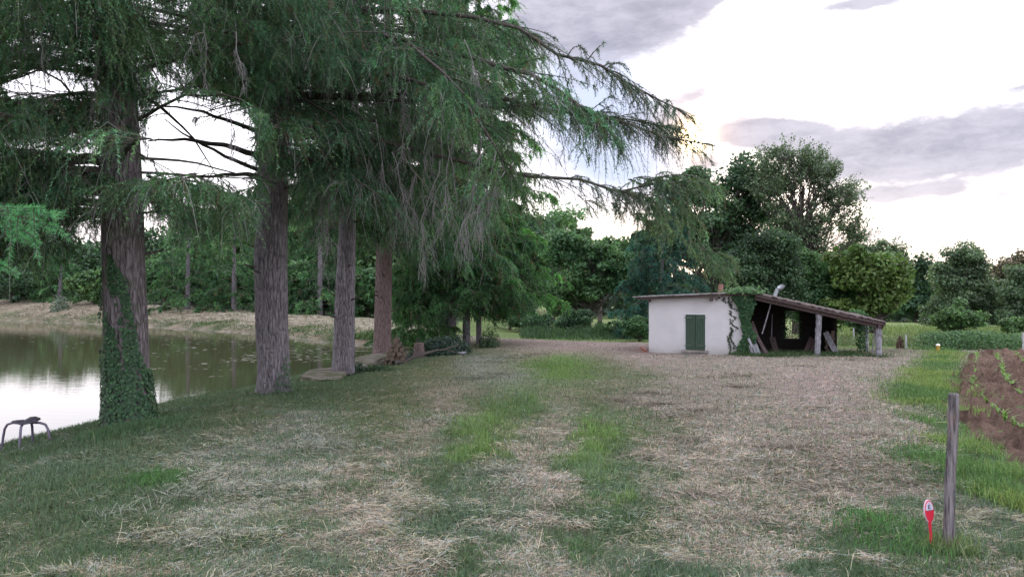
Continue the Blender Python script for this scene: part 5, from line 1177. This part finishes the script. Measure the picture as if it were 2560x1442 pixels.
# fence post in front
c = gp(2371, 1382); Dp = c[1]
M_fpost = principled('old_fence_post', lambda q, oc: q.mix(q.math('MULTIPLY', q.ss(q.noise(oc, 3.2, 3), .45, .6), .5), q.mix(q.ss(q.noise(q.mapv(oc, (1, 1, .09)), 55, 6, .7), .32, .66), (.045, .038, .04), (.26, .235, .24)), (.27, .17, .13)), .92,
                     lambda q, oc: q.noise(q.mapv(oc, (1, 1, .07)), 70, 5, .75), 1.0, .02, .15)
spx = [(2371, 1395, 27), (2371, 1360, 27), (2373, 1300, 26), (2374, 1240, 26), (2376, 1180, 25), (2380, 1120, 24), (2382, 1085, 24), (2383, 1040, 26), (2384, 1010, 25), (2384, 985, 25)]
pts = np.array([P(a, b_, Dp) for a, b_, _ in spx]); rad = np.array([w_ / 2 / FPX * Dp for *_, w_ in spx])
u = np.linspace(0, len(pts) - 1, 60); Pp = np.stack([np.interp(u, np.arange(len(pts)), pts[:, k]) for k in range(3)], 1); Rr = np.interp(u, np.arange(len(pts)), rad)
S = 26; V, F = tubes(Pp, Rr, S); V = V.reshape(60, S, 3); aa = np.arange(S)
crack = 1 - .16 * (aa == 4) - .12 * (aa == 17) - .08 * (aa == 10)
for k in range(60): V[k] = Pp[k] + (V[k] - Pp[k]) * (crack * (1 + .10 * (fbm(np.cos(aa / S * 6.28) * 2 + 3, np.sin(aa / S * 6.28) * 2 + k * .12, 3) - .5)))[:, None]
V[-1, :, 2] += RNG.normal(0, .004, S)
Vv = np.concatenate([V.reshape(-1, 3), [V[-1].mean(0) + [0, 0, .004]]]); Fl = [list(f) for f in F] + [[59 * S + i, 59 * S + (i + 1) % S, 60 * S] for i in range(S)]
o = mesh_np('fence_post', Vv, Fl, M_fpost); tag(o, 'weathered split wooden post standing upright in the right foreground', 'fence post')
# red marker sign with the letter E
c = gp(2328, 1380); Ds = c[1]
sign = empty('marker_sign', tuple(c), 'small red paddle shaped marker with a letter E left of the weathered post', 'marker')
M_red = principled('red_plastic', (.56, .018, .045), .4, spec=.4); M_pink = principled('pale_rim', (.62, .42, .50), .45); M_white = principled('sticker_white', (.52, .50, .62), .5); M_blk = principled('sticker_black', (.012, .012, .02), .5)
rz = R(24); ax = np.array([math.cos(rz), math.sin(rz), 0]); ay = np.array([math.sin(rz), -math.cos(rz), 0])      # ay faces the viewer
up = np.array([-.10, 0, 1.]); up = nrm(up)
pc = P(2322.5, 1277, Ds); s1 = Ds / FPX
a_r, b_r = 15.2 * s1 / math.cos(rz), 29 * s1
def SP(u, v, w=0): return pc + ax * u + up * v + ay * w
def paddle(scale, w0, w1, v0=None, v1=None, nseg=40):
    ang = np.linspace(0, 2 * np.pi, nseg, endpoint=False); r_ = [(a_r * scale * math.cos(t_), b_r * scale * math.sin(t_)) for t_ in ang]
    r_ = [(u * (1 - .12 * max(0, -v / b_r)), v) for u, v in r_]
    if v0 is not None: r_ = [(u, v) for u, v in r_ if v >= v0]; r_ = sorted([x_ for x_ in r_], key=lambda t_: math.atan2(t_[1] - v0 - 1e-4, t_[0]))
    n__ = len(r_); V = [SP(u, v, w0) for u, v in r_] + [SP(u, v, w1) for u, v in r_]
    return np.array(V), [list(range(n__))[::-1], [n__ + i for i in range(n__)]] + [[i, (i + 1) % n__, n__ + (i + 1) % n__, n__ + i] for i in range(n__)]
V, F = paddle(1.0, -.006, .002); mesh_np('paddle', V, F, M_pink, sign)
V, F = paddle(.93, .0021, .0045); mesh_np('red_face', V, F, M_red, sign)
V, F = paddle(.86, .0046, .0058, v0=0.0 + .001); mesh_np('sticker', V, F, M_pink, sign)
V, F = paddle(.76, .0059, .0066, v0=.0 + .005); mesh_np('sticker_panel', V, F, M_white, sign)
eb = []
ex, ey, ew, eh = -.32 * a_r, .22 * b_r, .50 * a_r, .36 * b_r
def qd(u0, u1, v0, v1): 
    V = [SP(u, v, w_) for w_ in (.0067, .0074) for u, v in ((u0, v0), (u1, v0), (u1, v1), (u0, v1))]
    return np.array(V), np.array([[0, 1, 2, 3], [7, 6, 5, 4], [0, 4, 5, 1], [1, 5, 6, 2], [2, 6, 7, 3], [3, 7, 4, 0]])
tkn = eh * .22
eb = [qd(ex, ex + ew * .26, ey, ey + eh), qd(ex + ew * .28, ex + ew * .48, ey, ey + tkn), qd(ex + ew * .28, ex + ew * .48, ey + eh - tkn, ey + eh), qd(ex + ew * .66, ex + ew, ey, ey + tkn), qd(ex + ew * .66, ex + ew, ey + eh - tkn, ey + eh), qd(ex + ew * .36, ex + ew * .9, ey + eh / 2 - tkn / 2, ey + eh / 2 + tkn / 2)]
mesh_np('letter', *joinn(eb), M_blk, sign)
M_grey = principled('sticker_grey', (.22, .20, .28), .5)
eb = [qd(-.42 * a_r, .1 * a_r + .02, .15 * b_r, .175 * b_r), qd(-.45 * a_r, .35 * a_r, .085 * b_r, .11 * b_r), qd(-.25 * a_r, .15 * a_r, .66 * b_r, .70 * b_r)]
eb = [qd(u0 + k * (u1 - u0) / 9, u0 + (k + .72) * (u1 - u0) / 9, v0, v1) for (u0, u1, v0, v1) in ((-.4 * a_r, .2 * a_r, .15 * b_r, .175 * b_r), (-.5 * a_r, .5 * a_r, .08 * b_r, .11 * b_r), (-.22 * a_r, .16 * a_r, .655 * b_r, .69 * b_r)) for k in range(9)]
mesh_np('small_print', *joinn(eb), M_grey, sign)
st = [P(2324, 1302, Ds), P(2326, 1325, Ds), P(2328, 1352, Ds), P(2329, 1372, Ds), P(2330, 1390, Ds)]
Vs, Fs = [], []
wds = [9, 6.5, 6.5, 10, 6]
V = []
for p_, w_ in zip(st, wds):
    for du, dw in ((-1, -1), (1, -1), (1, 1), (-1, 1)): V.append(p_ + ax * du * w_ / 2 * s1 + ay * dw * .0035)
F = [[i * 4 + k, i * 4 + (k + 1) % 4, (i + 1) * 4 + (k + 1) % 4, (i + 1) * 4 + k] for i in range(4) for k in range(4)] + [[3, 2, 1, 0], [16, 17, 18, 19]]
mesh_np('stem', V, F, M_red, sign)
# stone slab steps and plank bench by the water
def rough_slab(name, pts, zt_, th, mat, label, cat, nz_=.02):
    pts = np.array(pts, float); n_ = len(pts); V = []
    for dz in (0, -.25 * th, -th): V += [(x_ + RNG.normal(0, nz_), y_ + RNG.normal(0, nz_), zt_ + dz + RNG.normal(0, nz_ * .4)) for x_, y_ in pts]
    V.append((pts[:, 0].mean(), pts[:, 1].mean(), zt_ + .015)); F = [[i, (i + 1) % n_, 3 * n_] for i in range(n_)] + [[k * n_ + i, k * n_ + n_ + i, k * n_ + n_ + (i + 1) % n_, k * n_ + (i + 1) % n_] for k in range(2) for i in range(n_)]
    o = mesh_np(name, np.array(V), F, mat); tag(o, label, cat); return o
M_mossy = principled('mossy_stone', lambda q, oc: q.mix(q.ss(q.noise(oc, 3, 5, .65), .4, .6), (.19, .165, .14), (.09, .095, .05)), .95, lambda q, oc: q.noise(oc, 14, 5, .7), .8, .03, .1)
def gq(px, py, D=None): a = G(px, py); return a[0], a[1]
zs = hz(*gq(800, 945)) 
A = [gq(748, 940), gq(800, 948), gq(850, 945), gq(866, 930), gq(830, 922), gq(775, 926)]
rough_slab('stone_slab', A, hz(*gq(810, 936)) + .12, .22, M_mossy, 'cracked mossy stone slab on the bank left of the slimmer fir', 'slab')
A = [gq(878, 913), gq(905, 918), gq(930, 911), gq(968, 898), gq(975, 891), gq(930, 893), gq(892, 900)]
rough_slab('stone_slab', A, hz(*gq(925, 905)) + .22, .08, M_mossy, 'thin tilted slab like a bench between the two slimmer trunks', 'slab', .015)
for (px, py, lb_) in [(895, 917, 'left stone block under the thin tilted slab'), (950, 905, 'right stone block under the thin tilted slab')]:
    x_, y_ = gq(px, py); rough_slab('stone_block', [(x_ - .15, y_), (x_ + .15, y_ + .02), (x_ + .17, y_ + .3), (x_ - .13, y_ + .3)], hz(x_, y_) + .14, .3, M_stone, lb_, 'block', .01)
# log pile at the foot of the reddish fir
bx, by = gq(992, 905); bz = hz(bx, by); k = 0
for row, cnt in enumerate([5, 4, 4, 3, 2, 1]):
    for j in range(cnt):
        x_ = bx - .34 + j * .15 + row * .06 + RNG.normal(0, .012); z_ = bz + .05 + row * .125
        log((x_, by - .05 + RNG.normal(0, .03), z_), (x_ + RNG.normal(0, .03), by + .5, z_ + .01), .074 * RNG.uniform(.8, 1.12), 'round dark log in the small heap beside the reddish fir', 'logs heaped beside the reddish fir')
# fallen branch
q0 = [(985, 912), (1010, 900), (1050, 885), (1090, 880), (1140, 872)]
ptsb = []
for i, (a, b_) in enumerate(q0): ptsb.append([*gq(a, max(b_, 896)), 0])
bx2, by2 = gq(1010, 905)
ptsb = np.array([P(985, 907, by2 - .2), P(1012, 905, by2), P(1035, 892, by2 + .3), P(1075, 878, by2 + .9), P(1110, 874, by2 + 1.4), P(1145, 862, by2 + 2)])
V, F = tubes(limb_pts(ptsb, 14), np.linspace(.07, .015, 14), 8); o = mesh_np('fallen_branch', V, F, M_branch, smooth=True); tag(o, 'bent fallen branch lying from the log heap over the ivy mound', 'branch')
ptsb = np.array([P(1118, 876, by2 + 1.2), P(1142, 880, by2 + 1.0), P(1160, 890, by2 + .8)]); V, F = tubes(limb_pts(ptsb, 8), np.linspace(.025, .012, 8), 6); o = mesh_np('stick', V, F, M_branch); tag(o, 'thin curved stick at the right end of the ivy mound', 'stick')
x_, y_ = gq(1152, 885); log((x_ - .1, y_, hz(x_, y_) + .05), (x_ + .16, y_ + .12, hz(x_, y_) + .06), .05, 'short whitish log end right of the ivy mound', None, M_post)
# stump and ivy mound
x_, y_ = gq(1042, 888); y_ += .6; stump = empty('stump', (x_, y_, hz(x_, y_)), 'brown tree stump at the left end of the ivy mound', 'stump')
trunk_mesh('bark', [(x_, y_, hz(x_, y_) - .1), (x_, y_, hz(x_, y_) + .5)], [.19, .16], stump, M_bark4, S=16, flare=.3)
V = [(x_ + .16 * math.cos(a), y_ + .16 * math.sin(a), hz(x_, y_) + .498) for a in np.arange(16) / 16 * 6.283]; mesh_np('cut_top', V, [list(range(16))], M_logend, stump)
def mound(name, label, cat, cx, cy, rx, ry, rh, n, leaf, greens):
    v = nrm(RNG.normal(0, 1, (n, 3))); v[:, 2] = np.abs(v[:, 2]); r = RNG.random((n, 1)) ** .3 * (.75 + .5 * fbm(v[:, 0] * 2 + cx, v[:, 1] * 2 + v[:, 2] * 2, 3))[:, None]
    x_ = cx + v[:, 0] * r[:, 0] * rx; y_ = cy + v[:, 1] * r[:, 0] * ry; z_ = height(x_, y_) + v[:, 2] * r[:, 0] * rh
    nr = nrm(v + RNG.normal(0, .5, (n, 3))); a1 = nrm(np.cross(nr, nrm(RNG.normal(0, 1, (n, 3))))); a2 = np.cross(nr, a1); s_ = (leaf * RNG.uniform(.6, 1.3, n))[:, None]; pos = np.stack([x_, y_, z_], -1)
    V = np.stack([pos - a1 * s_ * .5, pos + a2 * s_ * .4, pos + a1 * s_ * .5, pos - a2 * s_ * .4], 1).reshape(-1, 3); g = np.array(greens)
    o = mesh_np(name, V, np.arange(4 * n).reshape(-1, 4), M_leaf, col=np.repeat(g[RNG.integers(0, len(g), n)] * RNG.uniform(.6, 1.4, (n, 1)), 4, 0)); tag(o, label, cat); return o
cx_, cy_ = gq(1095, 885); mound('ivy_mound', 'dark ivy mound over old roots right of the stump', 'ivy', cx_, cy_ + .5, 1.1, .7, .62, 5200, .07, [(.03, .06, .04), (.05, .09, .06), (.07, .10, .085)])
cx_, cy_ = gq(884, 925); mound('ivy_clump', 'small ivy clump at the right foot of the slimmer bare trunk', 'ivy', cx_, cy_ + .1, .28, .2, .3, 900, .045, [(.04, .07, .04), (.06, .10, .06)])
cx_, cy_ = gq(905, 925); mound('ivy_clump', 'low plants under the left edge of the tilted slab', 'plant', cx_ + .3, cy_ + .2, .5, .2, .16, 700, .045, [(.04, .08, .04), (.07, .11, .05)])
cx_, cy_ = gq(1223, 868); mound('small_bush', 'small ragged bush beside the last trunks of the row', 'bush', cx_, cy_, .45, .4, .7, 1600, .06, [(.05, .09, .04), (.06, .11, .05)])
cx_, cy_ = (-5.6, 33.8); mound('rush_clump', 'rank green clump at the tip of the pond', 'plant', cx_, cy_, 1.9, .8, .45, 4200, .09, [(.05, .10, .035), (.07, .13, .05)])
cx_ = (385 - 1280) / FPX * 55; mound('elder_shoot', 'pale young plant on the dam left of the ivy covered trunk', 'plant', (150 - 1280) / FPX * 60, 60, .8, .6, 1.2, 500, .16, [(.12, .17, .12), (.16, .2, .15)])
# short cut trunk beside the third fir, and posts of the meadow fence
def stick(name, px, py0, py1, D, wpx, mat, label, cat):
    a = P(px, py0, D); a[2] = hz(a[0], a[1]) - .1; b_ = P(px, py1, D); r = wpx / 2 / FPX * D
    pts = np.array([a + (b_ - a) * t_ for t_ in np.linspace(0, 1, 7)]) + RNG.normal(0, r * .12, (7, 3)); V, F = tubes(pts, r * np.linspace(1.05, .9, 7), 9)
    Fl = [list(f) for f in F] + [[6 * 9 + i for i in range(9)]]; o = mesh_np(name, V, Fl, mat); tag(o, label, cat); return o
stick('stake', 884.5, 880, 793, 18.9, 6, M_bark2, 'dark stake against the right side of the slimmer bare trunk', 'stake')
M_pale = woodmat('pale_post', (.25, .25, .25), (.5, .5, .48), (5, 5, .7))
stick('meadow_post', 2265, 863, 836, 28.4, 5, M_pale, 'thin grey post beside the withered plant at the meadow edge', 'fence post')
stick('meadow_post', 2402, 858, 831, 30.2, 6, M_pale, 'pale post half hidden in tall grass above the field', 'fence post')
stick('meadow_post', 2559, 866, 831, 27.2, 7, M_pale, 'whitish post at the right margin of the view', 'fence post')
stick('meadow_post', 2134, 858, 820, 31.5, 4, M_pale, 'slim post seen through the open bay of the lean-to', 'fence post')
cx_ = (2250 - 1280) / FPX * 28.2; mound('withered_plant', 'withered brown plant left of the thin grey meadow post', 'plant', cx_, 28.2, .14, .14, .5, 500, .06, [(.08, .05, .04), (.12, .07, .05)])
# yellow marker with white cap
a = P(2345, 868, 26.2); a[2] = hz(a[0], a[1]); yb = empty('yellow_marker', tuple(a), 'small yellow marker with white rounded top at the end of the bright grass strip', 'marker')
zt_ = P(2345, 861, 26.2)[2]; M_yel = principled('yellow_plastic', (.5, .33, .07), .5); M_wcap = principled('white_cap', (.8, .8, .78), .5)
pr = [(a[2] - .05, .055), (zt_ - .09, .055), (zt_ - .07, .075), (zt_ - .03, .075)]
V, F = tubes([(a[0], a[1], z_) for z_, _ in pr], [r_ for _, r_ in pr], 14); mesh_np('body', V, F, M_yel, yb, smooth=True)
an_ = np.linspace(0, 1.5, 7); V, F = tubes([(a[0], a[1], zt_ - .03 + .06 * math.sin(t_)) for t_ in an_], [.07 * math.cos(t_) + .001 for t_ in an_], 14); mesh_np('cap', V, F, M_wcap, yb, smooth=True)
# maize seedlings in their rows: one plant, then linked copies
def seedling_mesh(seed):
    r_ = np.random.default_rng(seed); V, F = [], []
    for k in range(5):
        an = r_.random() * 6.28; L = r_.uniform(.10, .17); d = np.array([math.cos(an), math.sin(an)]); s_ = np.array([-d[1], d[0]])
        for i, t_ in enumerate(np.linspace(0, 1, 5)):
            rad = L * (.15 * t_ + .7 * t_ * t_); z_ = L * (1.15 * t_ - .55 * t_ * t_); w_ = .011 * (1 - t_ ** 2) + .0015
            V += [(d[0] * rad - s_[0] * w_, d[1] * rad - s_[1] * w_, z_), (d[0] * rad + s_[0] * w_, d[1] * rad + s_[1] * w_, z_)]
        o_ = k * 10; F += [[o_ + i * 2, o_ + i * 2 + 1, o_ + i * 2 + 3, o_ + i * 2 + 2] for i in range(4)]
    return np.array(V), F
protos = []
for s_ in range(3):
    V, F = seedling_mesh(s_); protos.append((V, F))
rowsS = [[(2442, 888), (2436, 915), (2430, 950), (2446, 985), (2478, 1018), (2520, 1050), (2560, 1072), (2620, 1100)], [(2492, 888), (2506, 925), (2520, 955), (2545, 985), (2590, 1010)], [(2540, 888), (2562, 910), (2600, 940)]]
first = []
for rw in rowsS:
    pts = np.array([gq(*p_) for p_ in rw]); dd = np.concatenate([[0], np.cumsum(np.linalg.norm(np.diff(pts, axis=0), axis=1))]); m = int(dd[-1] / .155)
    for k in range(m):
        u = (k + RNG.uniform(-.2, .2)) * .155
        if RNG.random() < .12: continue
        x_ = np.interp(u, dd, pts[:, 0]) + RNG.normal(0, .02); y_ = np.interp(u, dd, pts[:, 1])
        z_ = hz(x_, y_) + .02; i = len(first) % 3
        if len(first) < 3:
            o = mesh_np('maize_seedling', protos[i][0], protos[i][1], M_leaf, col=np.array([.16, .27, .07])[None] * np.ones((50, 3)) * [1, 1.15, .85][i]); tag(o, 'young maize seedling in a row on the ploughed soil', 'seedling', 'maize seedlings in rows'); first.append(o)
        else:
            o = first[i].copy(); COL.objects.link(o); first.append(o)
        o.location = (x_, y_, z_); o.rotation_euler = (0, 0, RNG.random() * 6.28); s_ = RNG.uniform(.7, 1.25); o.scale = (s_,) * 3
print('objects', len(bpy.data.objects))
